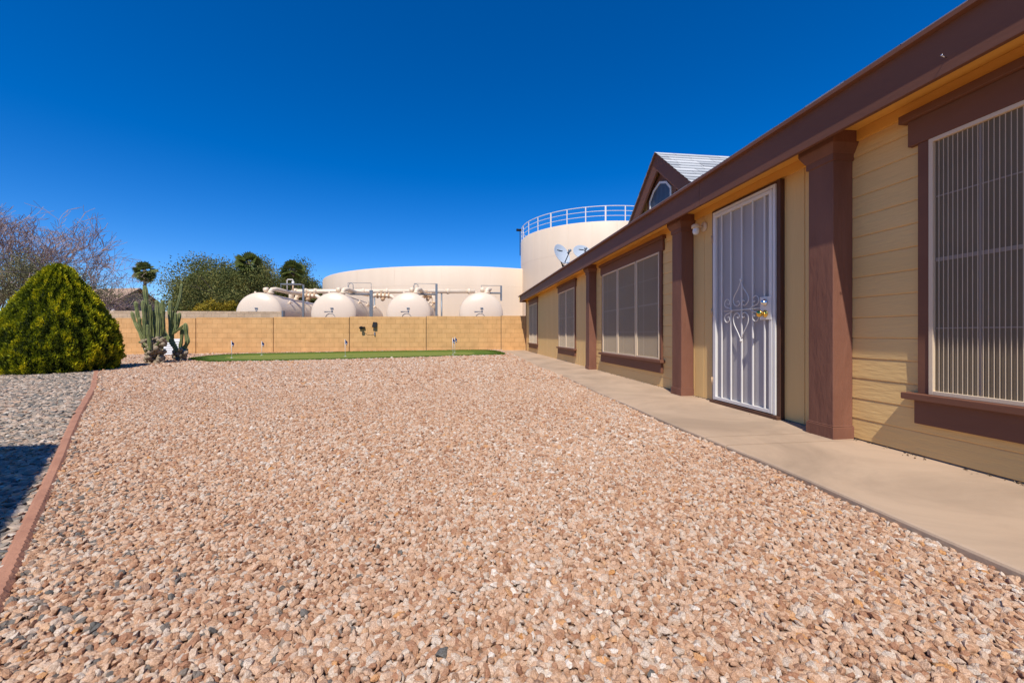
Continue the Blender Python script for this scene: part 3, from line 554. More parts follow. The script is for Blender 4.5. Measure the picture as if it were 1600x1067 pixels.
# porch light
yl = plane_y(1101, XW); lamp = thing('porch_light', (XW, yl, 2.0), 'round cream porch light with a frosted bulb beside the white security door', 'light')
mb = MB(); mb.lathe([(0, 0), (.058, 0), (.058, .012), (.048, .02), (.04, .026), (0, .026)], Matrix.Rotation(R(-90), 4, 'Y'), 24); mb.build('base_plate', M['frame'], lamp)
mb = MB(); mb.tube([(-.02, 0, 0), (-.06, .0, .0), (-.085, 0, -.005)], .012, 10); mb.lathe([(0, .035), (.03, .033), (.048, .02), (.05, -.012), (.042, -.014), (0, -.014)], Matrix.Translation((-.095, .02, .0)), 20); mb.build('cap', M['frame'], lamp)
mb = MB(); mb.lathe([(.03, -.0141), (.036, -.03), (.037, -.06), (.028, -.082), (.012, -.09), (0, -.091)], Matrix.Translation((-.095, .02, .0)), 20); mb.build('bulb', M['globe'], lamp)

# satellite dishes
def dish(loc, nrm, r, scale_x, label, mast_foot):
    o = thing('satellite_dish', loc, label, 'satellite dish', 'satellite dishes on the roof edge')
    n_ = Vector(nrm).normalized(); q = n_.to_track_quat('Z', 'Y').to_matrix().to_4x4(); side = q @ Vector((1, 0, 0)); dn = q @ Vector((0, -1, 0))
    if dn.z > 0: dn = -dn
    mb = MB(); prof = [(r * k / 8, .22 * r * (k / 8) ** 2) for k in range(9)] + [(r * 1.02, .225 * r), (r * 1.01, .2 * r)] + [(r * k / 8, .22 * r * (k / 8) ** 2 - .012) for k in range(8, -1, -1)]
    mb.lathe(prof, q @ Matrix.Diagonal((scale_x, 1, 1, 1)), 32); ref = mb.build('reflector', M['dish'], o)
    tip = n_ * r * 1.15 + dn * r * .35; low = dn * r * .95
    mb = MB(); mb.tube([low + n_ * .02, tip], .013, 6); mb.tube([low + n_ * .02, -n_ * .05], .015, 6); mb.build('feed_arm', M['black'], o)
    mb = MB(); mb.tube([tip - n_ * -.01, tip - n_ * .09], [.028, .022], 10); mb.blob(tip + Vector((0, 0, .02)), (.05, .035, .035), 2, .1); mb.build('receiver', M['galv'], o)
    ft = Vector(mast_foot) - Vector(loc); mb = MB(); mb.tube([-n_ * .05, ft.lerp(-n_ * .05, .6), ft], .02, 8); mb.tube([ft.lerp(Vector(), .35), ft + Vector((.12, .18, 0))], .009, 6); mb.tube([ft.lerp(Vector(), .35), ft + Vector((.12, -.18, .0))], .009, 6)
    mb.box(-.06, .06, -.05, .05, -.004, .006, Matrix.Translation(ft)); mb.build('mast', M['black'], o)
    mb = MB(); mb.box(-r * .33, r * .33, -.008, .012, 0, .003, q @ Matrix.Translation((0, r * .45, .22 * r * .28 + .004)) @ Matrix.Rotation(-.05, 4, 'Z')); mb.build('emblem', M['black'] , ref)
c1 = at(876, 399, 10.9); rz = lambda x_: RZ0 + (x_ - RX0) * SL
dish(c1, (.42, -.80, .42), .30, .82, 'larger grey satellite dish standing at the roof edge before the tall tank', (c1.x + .12, c1.y + .12, rz(c1.x + .12) + .01))
c2 = at(909, 395.5, 11.6); dish(c2, (.10, -.85, .45), .235, 1.15, 'smaller grey satellite dish half hidden by the fascia, right of the larger dish', (c2.x + .05, c2.y + .1, rz(c2.x + .05) + .01))

# ------------------------------------------------------------------ yard walls
WA = Vector((-14.2, 18.92, 0)); WB = Vector((2.75, 18.02, 0)); wd = (WB - WA).normalized(); ang = math.atan2(wd.y, wd.x)
def on_wall(px):
    r_ = at(px, 522, 1.0); dx_, dy_ = r_.x, r_.y; t_ = (WA.x * wd.y - WA.y * wd.x) / (dx_ * wd.y - dy_ * wd.x); return Vector((dx_ * t_, dy_ * t_, 0))
wall = thing('block_wall', WA, 'ochre painted concrete block wall across the back of the yard', 'wall', rz=ang)
jx = [(on_wall(p) - WA).length * (1 if p > 190 else -1) for p in (183, 306, 427, 546, 666, 783)]; sp = jx[2] - jx[1]; jx = [jx[0] - sp] + jx + [jx[-1] + sp, jx[-1] + 2 * sp]
for i, (a, b_) in enumerate(zip(jx[:-1], jx[1:])):
    pw = WA + wd * ((a + b_) / 2); z0 = gz(min(pw.x, 3), pw.y); top = z0 + 1.52
    mb = MB(); mb.box(a + .012, b_ - .012, 0, .15, z0 - .15, top); mb.build('wall_panel', M['block'], wall, .004)
    mb = MB(); mb.box(b_ - .42, b_ - .0125, -.006, -.0002, z0 - .1, top - .002) ; mb.build('pilaster', M['block'], wall, .002)
    mb = MB(); mb.box(b_ - .0118, b_ + .0118, .05, .15, z0 - .1, top + .03); mb.build('joint_filler', M['bark'], wall)
st = thing('stone_wall', at(440, 522, 20.9) - Vector((0, 0, H)), 'pale tan rough block wall standing behind the ochre wall, left of the round tanks', 'wall', rz=ang)
mb = MB(); mb.box(-22, 0, 0, .2, -.15, 1.91); mb.build('wall_panel', M['stone'], st, .01); mb = MB(); mb.box(.002, .08, -.01, .21, -.15, 1.95); mb.build('end_post', M['galv'], st)
sw = thing('side_wall', (-16.2, 19, 0), 'reddish brown wall along the left side of the yard', 'wall', rz=R(-90))
mb = MB(); mb.box(.02, 14, 0, .15, -.3, 1.36); mb.build('wall_panel', M['redwall'], sw); mb = MB(); mb.box(.02, 14, -.03, .18, 1.361, 1.42); mb.build('coping', M['redwall'], sw)
# solar light on the wall
def wl(px, py): p = on_wall(px); d = p.x * ST + p.y * CT; return Vector((p.x, p.y, H + (522 - py) / F * d)) - Vector((0, 0, 0)) - Vector((wd.y, -wd.x, 0)) * -.0
sp_ = wl(586, 507.5); sl = thing('solar_light', sp_, 'small black solar panel and spotlight wired together on the ochre wall', 'light', rz=ang)
mb = MB(); mb.box(-.09, .09, -.014, .014, -.12, .12, Matrix.Translation((0, -.07, 0)) @ Matrix.Rotation(R(-22), 4, 'X') @ Matrix.Rotation(.12, 4, 'Y')); mb.build('solar_panel', M['black'], sl, .004)
mb = MB(); mb.tube([(0, -.06, -.05), (0, -.03, -.25), (.0, -.004, -.33)], .008, 6); mb.box(-.03, .02, -.05, .0, -.46, -.32); mb.build('bracket', M['galv'], sl, .004)
off = wl(567, 512) - sp_; ox = off.length * -1; oz = off.z
mb = MB(); mb.tube([(ox, -.02, oz), (ox - .0, -.12, oz + .0), (ox, -.2, oz - .01)], [.03, .05, .075], 12); mb.box(ox - .12, ox - .02, -.1, -.02, oz - .03, oz + .03); mb.box(ox + .02, ox + .12, -.09, -.02, oz - .02, oz + .04); mb.build('spotlight', M['black'], sl, .006)
mb = MB(); mb.tube([(ox + .03, -.02, oz - .04), (ox + .09, -.012, oz - .2), (ox + .2, -.012, oz - .30), (ox + .38, -.012, oz - .31), (-.01, -.012, -.42)], .004, 5); mb.build('cord', M['black'], sl)
# white slatted box behind the cactus
p = at(270.5, 553, 15.8); p.z = gz(p.x, p.y); bx = thing('slatted_box', p, 'white slatted metal box standing behind the cactus by the ochre wall', 'box', rz=.35)
mb = MB(); mb.box(-.27, .27, -.12, .12, .0, .66); mb.build('case', M['wplastic'], bx, .01)
mb = MB()
for i in range(7): mb.box(-.23, .23, -.012, .012, -.028, .028, Matrix.Translation((0, -.135, .09 + i * .08)) @ Matrix.Rotation(R(-22), 4, 'X'))
mb.build('louvres', M['wplastic'], bx)

# ------------------------------------------------------------------ big water tanks
def drum(name, cx, cz, Rr, top, label, n=96, rail=False, seams=24):
    c = at(800 + cx / cz * F, 522, cz); o = thing(name, (c.x, c.y, 0), label, 'water tank', 'round storage tanks')
    mb = MB(); mb.lathe([(Rr, -.4), (Rr, top * .33), (Rr, top * .66), (Rr, top - .08), (Rr - .04, top - .01), (Rr - .15, top)], None, n); mb.lathe([(Rr - .15, top), (Rr * .5, top + Rr * .015), (.01, top + Rr * .03)], None, n)
    sh = mb.build('shell', M['tank'], o, recalc=False)
    mb = MB()
    for k in range(1, 4): mb.lathe([(Rr + .001, top * k / 4 - .012), (Rr + .006, top * k / 4 - .006), (Rr + .006, top * k / 4 + .006), (Rr + .001, top * k / 4 + .012)], None, n)
    for j in range(seams):
        for k in range(4):
            a = 2 * math.pi * (j + .5 * (k % 2)) / seams; Mx = Matrix.Rotation(a, 4, 'Z'); mb.box(Rr, Rr + .006, -.012, .012, top * k / 4 + .013, top * (k + 1) / 4 - (.013 if k < 3 else .1), Mx)
    mb.build('weld_seams', M['tank'], o)
    return o, c
drum('water_tank', -5.83, 50, 15.7, .76 + 5.72, 'wide low cream water tank spanning behind the pressure tanks')
Rt, topt = 6.95, .76 + 8.33
tk, tc_ = drum('water_tank', .2098 * 37, 37, Rt, topt, 'tall round cream water tank with a white railing, behind the house roof', rail=True)
rr = Rt - .05; nm = 44; mb = MB()
for hh in (.38, .74, 1.1): mb.tube([(rr * math.cos(2 * math.pi * j / 88), rr * math.sin(2 * math.pi * j / 88), topt + hh) for j in range(89)], .028 if hh > 1 else .02, 6, caps=False)
rl = mb.build('railing', M['rail'], tk)
npost = 30
for j in range(npost):
    a = 2 * math.pi * (j + .3) / npost; wdt = .035 if j % 3 else .055; mb = MB(); mb.box(-.02, .02, -wdt, wdt, topt - .25, topt + 1.1, Matrix.Rotation(a, 4, 'Z') @ Matrix.Translation((rr, 0, 0))); mb.build('post', M['rail'], rl)
a = math.pi + TH * 0 - .35; mb = MB(); aa = math.atan2(-tc_.y, -tc_.x) - math.acos(Rt / Vector((tc_.x, tc_.y)).length) - .015
ex, ey = math.cos(aa), math.sin(aa); mb.tube([((Rt + .08) * ex, (Rt + .08) * ey, topt - 1.2), ((Rt + .08) * ex, (Rt + .08) * ey, topt + 1.0)], .035, 6); cv = Vector(((Rt + .1) * ex, (Rt + .1) * ey, topt + 1.1)); mb.tube([cv, cv + Vector((-.3, -.1, .0))], [.1, .12], 10); mb.box(-.12, .12, -.1, .1, -.06, .1, Matrix.Translation(cv)); mb.build('camera_mast', M['black'], tk)

# ------------------------------------------------------------------ horizontal pressure tanks
def pressure_tank(px, label, r=1.29, L=8.6):
    c = at(px, 491, 24.2); o = thing('pressure_tank', (c.x, c.y, 0), label, 'tank', 'horizontal pressure tanks behind the wall'); zc_ = c.z
    Mx = Matrix.Translation((0, 0, zc_)) @ Matrix.Rotation(R(-90), 4, 'X')      # local z -> +y
    hd = .34; prof = [(r * math.sin(k * math.pi / 20), -hd * r * math.cos(k * math.pi / 20)) for k in range(11)] + [(r, L)] + [(r * math.cos(k * math.pi / 20), L + hd * r * math.sin(k * math.pi / 20)) for k in range(1, 11)]
    mb = MB(); mb.lathe(prof, Mx, 48); b_ = mb.build('vessel', M['ptank'], o)
    mb = MB(); yh = -hd * r * .97 - .02
    ring = [(.27 * math.cos(t_) - .08, yh + .0, zc_ - .24 + .27 * math.sin(t_)) for t_ in np.linspace(0, math.pi, 14)]; mb.tube(ring, .011, 6); mb.build('manhole_handle', M['galv'], b_)
    mb = MB(); mb.box(-.07, .09, yh - .02, yh - .0, zc_ + .28, zc_ + .36); mb.box(-.42, .02, yh + .0, yh + .02, zc_ + .12, zc_ + .15); mb.box(-.02, .06, yh - .02, yh, zc_ + .10, zc_ + .20); mb.build('name_plate', M['galv'], b_)
    mb = MB(); mb.tube([(-.42, yh + .05, zc_ + .13), (-.42, yh + .05, zc_ - .35)], .008, 5); mb.build('gauge_tube', M['galv'], b_)
    for k, yy in enumerate((1.6, 3.9, 6.2)):
        a_ = R(38); p0 = Vector((r * .97 * math.cos(a_), yy, zc_ + r * .97 * math.sin(a_))); dr = Vector((math.cos(a_), 0, math.sin(a_)))
        mb = MB(); mb.tube([p0, p0 + dr * .16, p0 + dr * .161, p0 + dr * .2], [.07, .07, .13, .13], 12, smooth=False); mb.build('nozzle', M['ptank'], b_)
    for yy in (1.2, 6.5):
        mb = MB(); mb.box(-1.0, 1.0, yy - .15, yy + .15, -.3, zc_ - r * .62); mb.build('saddle', M['stone'], o)
    mb = MB(); zt = zc_ + r; mb.tube([(.35, .55, zt - .12), (.35, .55, zt + .12), (.40, .62, zt + .24), (.55, .8, zt + .28), (.55, 2.5, zt + .28), (.55, 6.3, zt + .45)], .13, 14)
    mb.tube([(.35, .55, zt + .0), (.35, .55, zt + .06)], .2, 16); mb.tube([(.2, .6, zt + .22), (.1, .6, zt + .22), (-.02, .62, zt + .2)], .15, 14); mb.tube([(-.3, .1, zt - .06), (-.3, .1, zt + .06)], .05, 8); mb.build('top_pipe', M['pipe'], o)
    return o
for px, lb in ((406, 'leftmost cream pressure tank, its lower part hidden by the stone wall'), (522, 'second cream pressure tank from the left, above the spotlight wall panel'), (639, 'third cream pressure tank from the left, with a grey post at its right'), (752, 'rightmost cream pressure tank, nearest the house')):
    pressure_tank(px, lb)
# header pipe
hp = at(455, 455.2, 31.0); he = at(742, 455.2, 31.0); ht = thing('header_pipe', (0, 0, 0), 'long cream header pipe running above the pressure tanks', 'pipe')
mb = MB(); mb.tube([hp + Vector((0, 0, -.9)), hp + Vector((0, 0, -.25)), hp + Vector((.12, 0, -.06)), hp + Vector((.35, 0, 0)), he], .17, 16); mb.build('pipe', M['pipe'], ht)
mb = MB()
for px in (462, 478, 493, 545, 568, 605, 655, 700, 733): q = at(px, 455.2, 31.0); mb.tube([q - Vector((.09, 0, 0)), q + Vector((.09, 0, 0))], .22, 16)
mb.build('flanges', M['pipe'], ht)
mb = MB()
for px in (480, 585, 690): q = at(px, 478, 31.0); mb.tube([Vector((q.x, q.y, -.2)), Vector((q.x, q.y, hp.z - .17))], .06, 8)
mb.build('support', M['galv'], ht)
# low looped pipework between tanks
for px, lb in ((482, 'looped pipework with rusty flanges between the first and second pressure tanks'), (598, 'looped pipework with rusty flanges between the second and third pressure tanks'), (668, 'looped pipework with rusty flanges behind the third pressure tank')):
    q = at(px, 463, 29.0); o = thing('pipework', q, lb, 'pipe', 'looped pipework between the tanks'); k = 1.0 if px < 650 else .55
    mb = MB(); mb.tube([(-.85 * k, 0, -.7), (-.85 * k, 0, -.25), (-.75 * k, 0, -.02), (-.5 * k, 0, .08), (.1, 0, .05), (.55 * k, 0, .02), (.78 * k, 0, -.12), (.85 * k, 0, -.4), (.85 * k, 0, -1.1)], .14, 14); mb.build('loop', M['pipe'], o)
    mb = MB()
    for xx in (-.35, -.1, .15, .42): mb.tube([(xx * k - .05, 0, .065), (xx * k + .05, 0, .06)], .21, 14)
    mb.tube([(.85 * k, 0, -.5), (.85 * k, 0, -.42)], .2, 14); mb.tube([(.05, -.1, -.2), (.05, -.35, -.25)], .13, 12); mb.build('flange', M['rust'], o)
    mb = MB(); mb.tube([(-.1, -.0, .2), (-.1, -.0, .4)], .03, 6); mb.tube([(-.22, 0, .4), (.02, 0, .4)], .02, 6); mb.build('valve_handle', M['rust'], o)
# white upper vent pipe at the left end of the header
o = thing('vent_pipe', at(452, 450, 30.2), 'thin white bent vent pipe rising at the left end of the header pipe', 'pipe')
mb = MB(); mb.tube([(-.15, 0, -.3), (-.15, 0, .55), (-.12, 0, .62), (.22, 0, .62), (.26, 0, .57), (.26, 0, .3)], .035, 8); mb.tube([(.26, 0, .48), (.26, 0, .25)], .09, 10); mb.build('bent_tube', M['rail'], o); mb = MB(); mb.tube([(.26, 0, .25), (.26, 0, -.35)], .05, 8); mb.build('valve_stem', M['rust'], o)
# grey access platforms
def platform(px_post, y_top, px_l, thick, label, cage=None, low=None, ybot=None):
    d = 26.5; q = at(px_post, 522, d); o = thing('pipe_stand', (q.x, q.y, 0), label, 'steel stand', 'grey steel stands over the pressure tanks'); k = d / F
    zt = H + (522 - y_top) * k; xl = (px_l - px_post) * k
    mb = MB(); mb.box(-thick, thick, -.06, .06, -.2 if not ybot else H + (522 - ybot) * k, zt - (.0 if thick < .1 else .45)); mb.tube([(0, 0, zt - .6), (0, 0, zt)], .016, 6); mb.build('post', M['galv'], o)
    mb = MB(); mb.tube([(0, 0, zt), (xl, 0, zt)], .014, 6)
    if low: mb.box(xl * .95, 0 - thick, -.25, .25, H + (522 - low) * k - .06, H + (522 - low) * k)
    mb.tube([(xl, 0, zt), (xl, 0, zt - .5)], .014, 6); mb.build('rail', M['galv'], o)
    if cage:
        mb = MB(); cx = (cage - px_post) * k; mb.tube([(cx - .0, 0, zt - .62), (cx - .0, 0, zt - .2), (cx + .05, 0, zt - .05), (cx + .17, 0, zt - .02), (cx + .28, 0, zt - .1), (cx + .30, 0, zt - .62)], .022, 6); mb.build('ladder_hoop', M['galv'], o)
platform(474, 445, 441, .05, 'leftmost grey steel stand with a shelf, in front of the first tank body', low=444)
platform(580, 442.5, 545, .10, 'thick grey steel stand between the second and third pressure tanks', cage=546, low=459.5)
platform(682, 443.5, 648, .07, 'grey steel stand with a hoop between the third and last pressure tanks', cage=647, low=459.5)
platform(783, 446.5, 752, .055, 'short grey steel stand at the right of the last pressure tank', low=457.5, ybot=470)

# ------------------------------------------------------------------ neighbour house
nh = thing('house', at(214, 522, 42) - Vector((0, 0, H)), 'distant grey beige house with a tan gable roof behind the cactus', 'house', rz=R(75))
k = 42 / F
mb = MB(); mb.prism([(0, 0), (2.1, 0), (2.1, 3.95), (0, 5.3), (-2.1, 3.95), (-2.1, 0)], 0, 9)
g2 = MB(); g2.add([(v[1], v[0], v[2] - .1) for v in mb.v], mb.f); g2.build('wall', M['stucco'], nh)
mb = MB(); r_ = lambda x_, t_: 5.34 - abs(x_) * .64 + t_
for s_ in (-1, 1): mb.add([(0, -.4, r_(0, 0)), (s_ * 2.5, -.4, r_(2.5, 0)), (s_ * 2.5, 9.4, r_(2.5, 0)), (0, 9.4, r_(0, 0)), (0, -.4, r_(0, .14)), (s_ * 2.5, -.4, r_(2.5, .14)), (s_ * 2.5, 9.4, r_(2.5, .14)), (0, 9.4, r_(0, .14))], [(0, 1, 2, 3), (4, 5, 6, 7), (0, 1, 5, 4), (1, 2, 6, 5), (2, 3, 7, 6)])
mb.build('roof', M['tile'], nh)
for wx in (-1.6, -.9):
    mb = MB(); mb.box(wx - .33, wx + .33, -.05, .02, 2.5, 3.5); wf = mb.build('window', M['frame'], nh); mb = MB(); mb.box(wx - .28, wx + .28, -.07, -.051, 2.56, 3.44); mb.build('pane', M['glass'], wf)

# ------------------------------------------------------------------ plants
def prune_profile(t): return np.interp(t, [0, .1, .24, .41, .51, .66, .76, .87, .95, 1], [.90, .98, .99, .89, .79, .62, .48, .33, .19, .03])
def conifer(name, c, Rb, Hb, label, material, n=60000, leaf=.05, clump=.12):
    o = thing(name, c, label, 'bush'); t = rng.beta(1.0, 1.25, n); a = rng.uniform(0, 2 * math.pi, n)
    def rad(t_, a_):
        nz = np.array([noise.noise(Vector((math.cos(q) * 7, math.sin(q) * 7, w * 8))) + .6 * noise.noise(Vector((math.cos(q) * 16, math.sin(q) * 16, w * 20))) for q, w in zip(a_, t_)])
        return nz
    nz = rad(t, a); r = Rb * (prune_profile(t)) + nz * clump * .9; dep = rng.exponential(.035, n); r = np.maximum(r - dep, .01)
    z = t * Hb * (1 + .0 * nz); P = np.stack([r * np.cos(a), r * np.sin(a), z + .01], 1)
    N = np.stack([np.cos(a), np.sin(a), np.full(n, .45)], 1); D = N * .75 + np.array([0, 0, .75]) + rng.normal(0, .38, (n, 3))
    rn = np.clip(.36 + .85 * nz + rng.normal(0, .13, n) - dep * 3 + .10 * np.clip(t - .5, 0, 1), 0, 1)  # dark gaps between clumps and lit tips are put into the colour
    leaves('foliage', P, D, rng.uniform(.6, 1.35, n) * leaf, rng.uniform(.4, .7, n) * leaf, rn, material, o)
    mb = MB(); prof = [(max(Rb * float(prune_profile(q)) - .13, .01), q * Hb * .97) for q in np.linspace(0, 1, 14)]; mb.lathe(prof, None, 28); me_ = mb.build('dark_core', M['inner'], o)
    return o
M['inner'] = mat('dark conifer core', (.022, .03, .008), .9, .1)  # near-black core paints in the shade behind the sprays
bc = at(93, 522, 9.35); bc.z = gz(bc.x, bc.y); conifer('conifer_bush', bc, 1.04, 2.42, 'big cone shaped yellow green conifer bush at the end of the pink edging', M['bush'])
sb = at(-4, 522, 9.9); sb.z = gz(sb.x, sb.y)
def shrub(name, c, r, h, n, material, label, cat='shrub', leaf=.05, group=None):
    o = thing(name, c, label, cat, group); u_ = unit(rng.normal(size=(n, 3))); rr_ = rng.uniform(.55, 1, n) ** .5; nz = np.array([noise.noise(Vector(q * 2.4) + Vector((c.x, c.y, 0))) for q in u_])
    P = u_ * (rr_ * (1 + .3 * nz))[:, None] * np.array([r, r, h / 2]); P[:, 2] += h / 2; P[:, 2] = np.maximum(P[:, 2], .02)
    leaves('foliage', P, u_ + rng.normal(0, .6, (n, 3)), rng.uniform(.6, 1.3, n) * leaf, leaf * .55, np.clip(.45 + .7 * nz + rng.normal(0, .2, n), 0, 1), material, o)
    mb = MB()
    for k_ in range(7): a_ = k_ * .9; mb.tube([(0, 0, 0), (r * .2 * math.cos(a_), r * .2 * math.sin(a_), h * .3), (r * .55 * math.cos(a_), r * .55 * math.sin(a_), h * .65)], [r * .05, r * .03, r * .012], 5)
    mb.build('stems', M['bark'], o); return o
shrub('shrub', sb, .55, .98, 5000, M['ybush'], 'bright yellow shrub at the left edge, tucked beside the conifer bush', leaf=.05)

# cacti
def cp(x_, y_, d): return at(200 + x_ / 7.11, 430 + y_ / 7.11, d)
def cactus(d, arms, label, stub_box, nst, nm='cactus'):
    base = cp((stub_box[0] + stub_box[1]) / 2, stub_box[3], d); base.z = gz(base.x, base.y); o = thing(nm, base, label, 'cactus', 'clumps of columnar cactus')
    for w, dd, pts in arms:
        dn = d + dd; P_ = [cp(a_, b_, dn + .12 * (i % 2) * 0) - base for i, (a_, b_) in enumerate(pts)]; sm_ = []
        for i in range(len(P_) - 1):
            p0, p1, p2, p3 = P_[max(i - 1, 0)], P_[i], P_[i + 1], P_[min(i + 2, len(P_) - 1)]
            for q in range(6):
                t = q / 6; sm_.append(.5 * ((2 * p1) + (p2 - p0) * t + (2 * p0 - 5 * p1 + 4 * p2 - p3) * t * t + (3 * p1 - p0 - 3 * p2 + p3) * t ** 3))
        sm_.append(P_[-1]); r = w / 7.11 / 2 * dn / F * .88; tip = sm_[0] + (sm_[0] - sm_[1]).normalized() * r * .8
        rad_ = [r * .15, r * .62, r * .9] + [r * (1 + .07 * math.sin(i * .9 + w)) for i in range(len(sm_) - 2)]
        pts2 = [tip, tip.lerp(sm_[0], .55)] + sm_; rad_ = [r * .15, r * .6] + [r * .86] + [r * (1 + .12 * math.sin(i * .8 + w)) for i in range(len(sm_) - 1)]
        mb = MB(); mb.tube(pts2, rad_, 16, smooth=False, ribs=1, ribd=.30); mb.build('arm', M['cactus'], o)
    mb = MB(); x0, x1, y0, y1 = stub_box
    for i in range(nst):
        t = random.random(); yy = y0 + (y1 - y0) * t; xm = (x0 + x1) / 2; hw = (x1 - x0) / 2 * (1 - .28 * t); xx = xm + random.uniform(-1, 1) * hw; p_ = cp(xx, yy, d + random.uniform(-.28, .28)) - base; p_.z = max(p_.z, -.02)
        rr_ = random.uniform(.035, .075); dr = Vector((random.gauss(0, .5), random.gauss(0, .5), .8)).normalized(); mb.tube([p_ - dr * rr_, p_ - dr * rr_ * .4, p_ + dr * rr_ * .6, p_ + dr * rr_ * 1.3], [rr_ * .5, rr_, rr_ * .95, rr_ * .35], 8)
    mb.build('woody_base', M['stub'], o)
cactus(11.5, [(50, -.1, [(188, 132), (200, 250), (212, 420), (228, 620), (235, 790)]), (40, .05, [(85, 302), (100, 400), (125, 520), (150, 640), (180, 780)]), (38, -.15, [(45, 415), (70, 500), (110, 590), (150, 680), (185, 800)]),
    (38, -.2, [(165, 292), (175, 420), (182, 560), (190, 790)]), (36, .1, [(245, 340), (250, 450), (250, 560), (255, 760)]), (46, .15, [(292, 400), (300, 500), (300, 640), (300, 800)]), (48, .0, [(320, 290), (328, 400), (338, 520), (335, 640), (320, 800)]),
    (42, .25, [(385, 290), (390, 400), (392, 540), (385, 680), (370, 820)]), (34, -.1, [(130, 480), (138, 600), (165, 740), (200, 850)]), (26, -.25, [(415, 690), (380, 715), (335, 755), (310, 790)]), (26, -.25, [(125, 745), (160, 745), (200, 780), (230, 830)]),
    (40, .3, [(270, 450), (275, 560), (280, 700), (285, 820)]), (36, -.3, [(215, 560), (222, 650), (235, 740), (245, 830)]), (44, .2, [(352, 420), (360, 540), (362, 660), (350, 800)])],
    'large clump of tall ribbed green cactus columns beside the conifer bush', (165, 420, 700, 985), 170)
cactus(12.5, [(46, -.3, [(350, 320), (375, 480), (400, 620), (450, 710), (510, 785), (560, 850)]), (48, .0, [(467, 300), (470, 430), (475, 600), (490, 720), (545, 850)]), (34, .1, [(595, 105), (583, 220), (550, 340), (515, 430), (500, 560), (495, 700)]), (38, .15, [(572, 425), (565, 500), (540, 580), (500, 640)]),
    (36, .0, [(530, 430), (527, 520), (528, 590), (500, 650)]), (50, -.1, [(638, 545), (645, 640), (660, 740), (630, 800), (590, 860)]), (38, .05, [(600, 600), (596, 700), (582, 790), (575, 870)]), (30, -.05, [(612, 560), (570, 598), (525, 630), (490, 655)])],
    'smaller forking clump of cactus columns right of the large one, before the white box', (505, 655, 825, 965), 60)

# branching trees
def grow(p, d, L, r, lvl, mx, segs, tips, gn, nb=3, spread=.55, grav=0, up=.1, curl=.18):
    k = 3 if lvl < 2 else 2; pts = [p]; rads = [r]; dd = d.copy()
    for i in range(k):
        dd = (dd + Vector((gn.gauss(0, curl), gn.gauss(0, curl), gn.gauss(0, curl) * .6 + up - grav * lvl))).normalized(); p = p + dd * L / k; pts.append(p); rads.append(r * (1 - .38 * (i + 1) / k))
    segs.append((pts, rads, lvl))
    if lvl >= mx: tips.append((p, dd)); return
    for i in range(nb if lvl else nb + 2):
        ax = dd.orthogonal().normalized(); ax.rotate(Matrix.Rotation(gn.uniform(0, 6.28), 3, dd)); nd = (dd + ax * spread * gn.uniform(.6, 1.4)).normalized()
        st_ = pts[-1] if (i == 0 or lvl == 0) else pts[-1 - (i % k)]
        grow(st_, nd, L * gn.uniform(.62, .86), rads[-1] * gn.uniform(.6, .85), lvl + 1, mx, segs, tips, gn, nb, spread, grav, up, curl)
def tree(name, base, h, label, seed, leafmat=None, nleaf=0, leaf=.2, mx=4, nb=3, spread=.6, tmat='bark', r0=None, trunk_h=.18, sx=1.0, group=None, lvl_thick=99, clump=.5, up=.1, first=None, grav=0, rmin=.004, cat='tree', fill=0, curl=.18):
    gn = random.Random(seed); segs = []; tips = []; r0 = r0 or h * .022
    o = thing(name, base, label, cat, group); p0 = Vector((0, 0, h * trunk_h)); tr = [Vector((0, 0, -.1)), Vector((gn.uniform(-.1, .1), 0, h * trunk_h * .5)), p0]
    mains = first or [Vector((gn.gauss(0, .6) * 1, gn.gauss(0, .6), 1)).normalized() for _ in range(4)]
    for d_ in mains: grow(p0, Vector(d_).normalized(), h * .30 * gn.uniform(.85, 1.1) * Vector(d_).length, r0 * .62, 1, mx, segs, tips, gn, nb, spread, grav, up, curl)
    zmax = max(t_[0].z for t_ in tips); f = h / zmax
    mb = MB(); mb.tube(tr, [r0 * 1.25, r0, r0 * .85], 9)
    tw = MB()
    for pts, rads, lv in segs:
        pts = [Vector((q.x * sx * f, q.y * f, q.z * (f if q.z > p0.z else 1) if False else p0.z + (q.z - p0.z) * (h - p0.z) / (zmax - p0.z))) for q in pts]
        (mb if lv <= 2 else tw).tube(pts, [max(r_, rmin) for r_ in rads], 7 if lv <= 2 else (4 if lv == 3 else 3), caps=False, smooth=lv <= 2)
    mb.build('trunk', M['bark' if tmat == 'bark' else tmat], o, recalc=False); tw.build('branches' if not leafmat else 'twigs', M[tmat], o, recalc=False)
    if leafmat:
        T = np.array([[p_.x * sx * f, p_.y * f, p0.z + (p_.z - p0.z) * (h - p0.z) / (zmax - p0.z)] for p_, _ in tips]); idx = rng.integers(0, len(T), nleaf); P = T[idx] + rng.normal(0, clump, (nleaf, 3)) * np.array([1, 1, .75]); tone = rng.normal(0, .2, len(T))
        P[:, 2] = np.maximum(P[:, 2], .1)
        leaves('crown', P, rng.normal(size=(nleaf, 3)) + np.array([0, 0, .2]), rng.uniform(.6, 1.3, nleaf) * leaf, leaf * .45, np.clip(.5 + 1.3 * tone[idx] + rng.normal(0, .15, nleaf), 0, 1), leafmat, o)
    return o
def gp(px, d): p = at(px, 522, d); p.z = -.1; return p
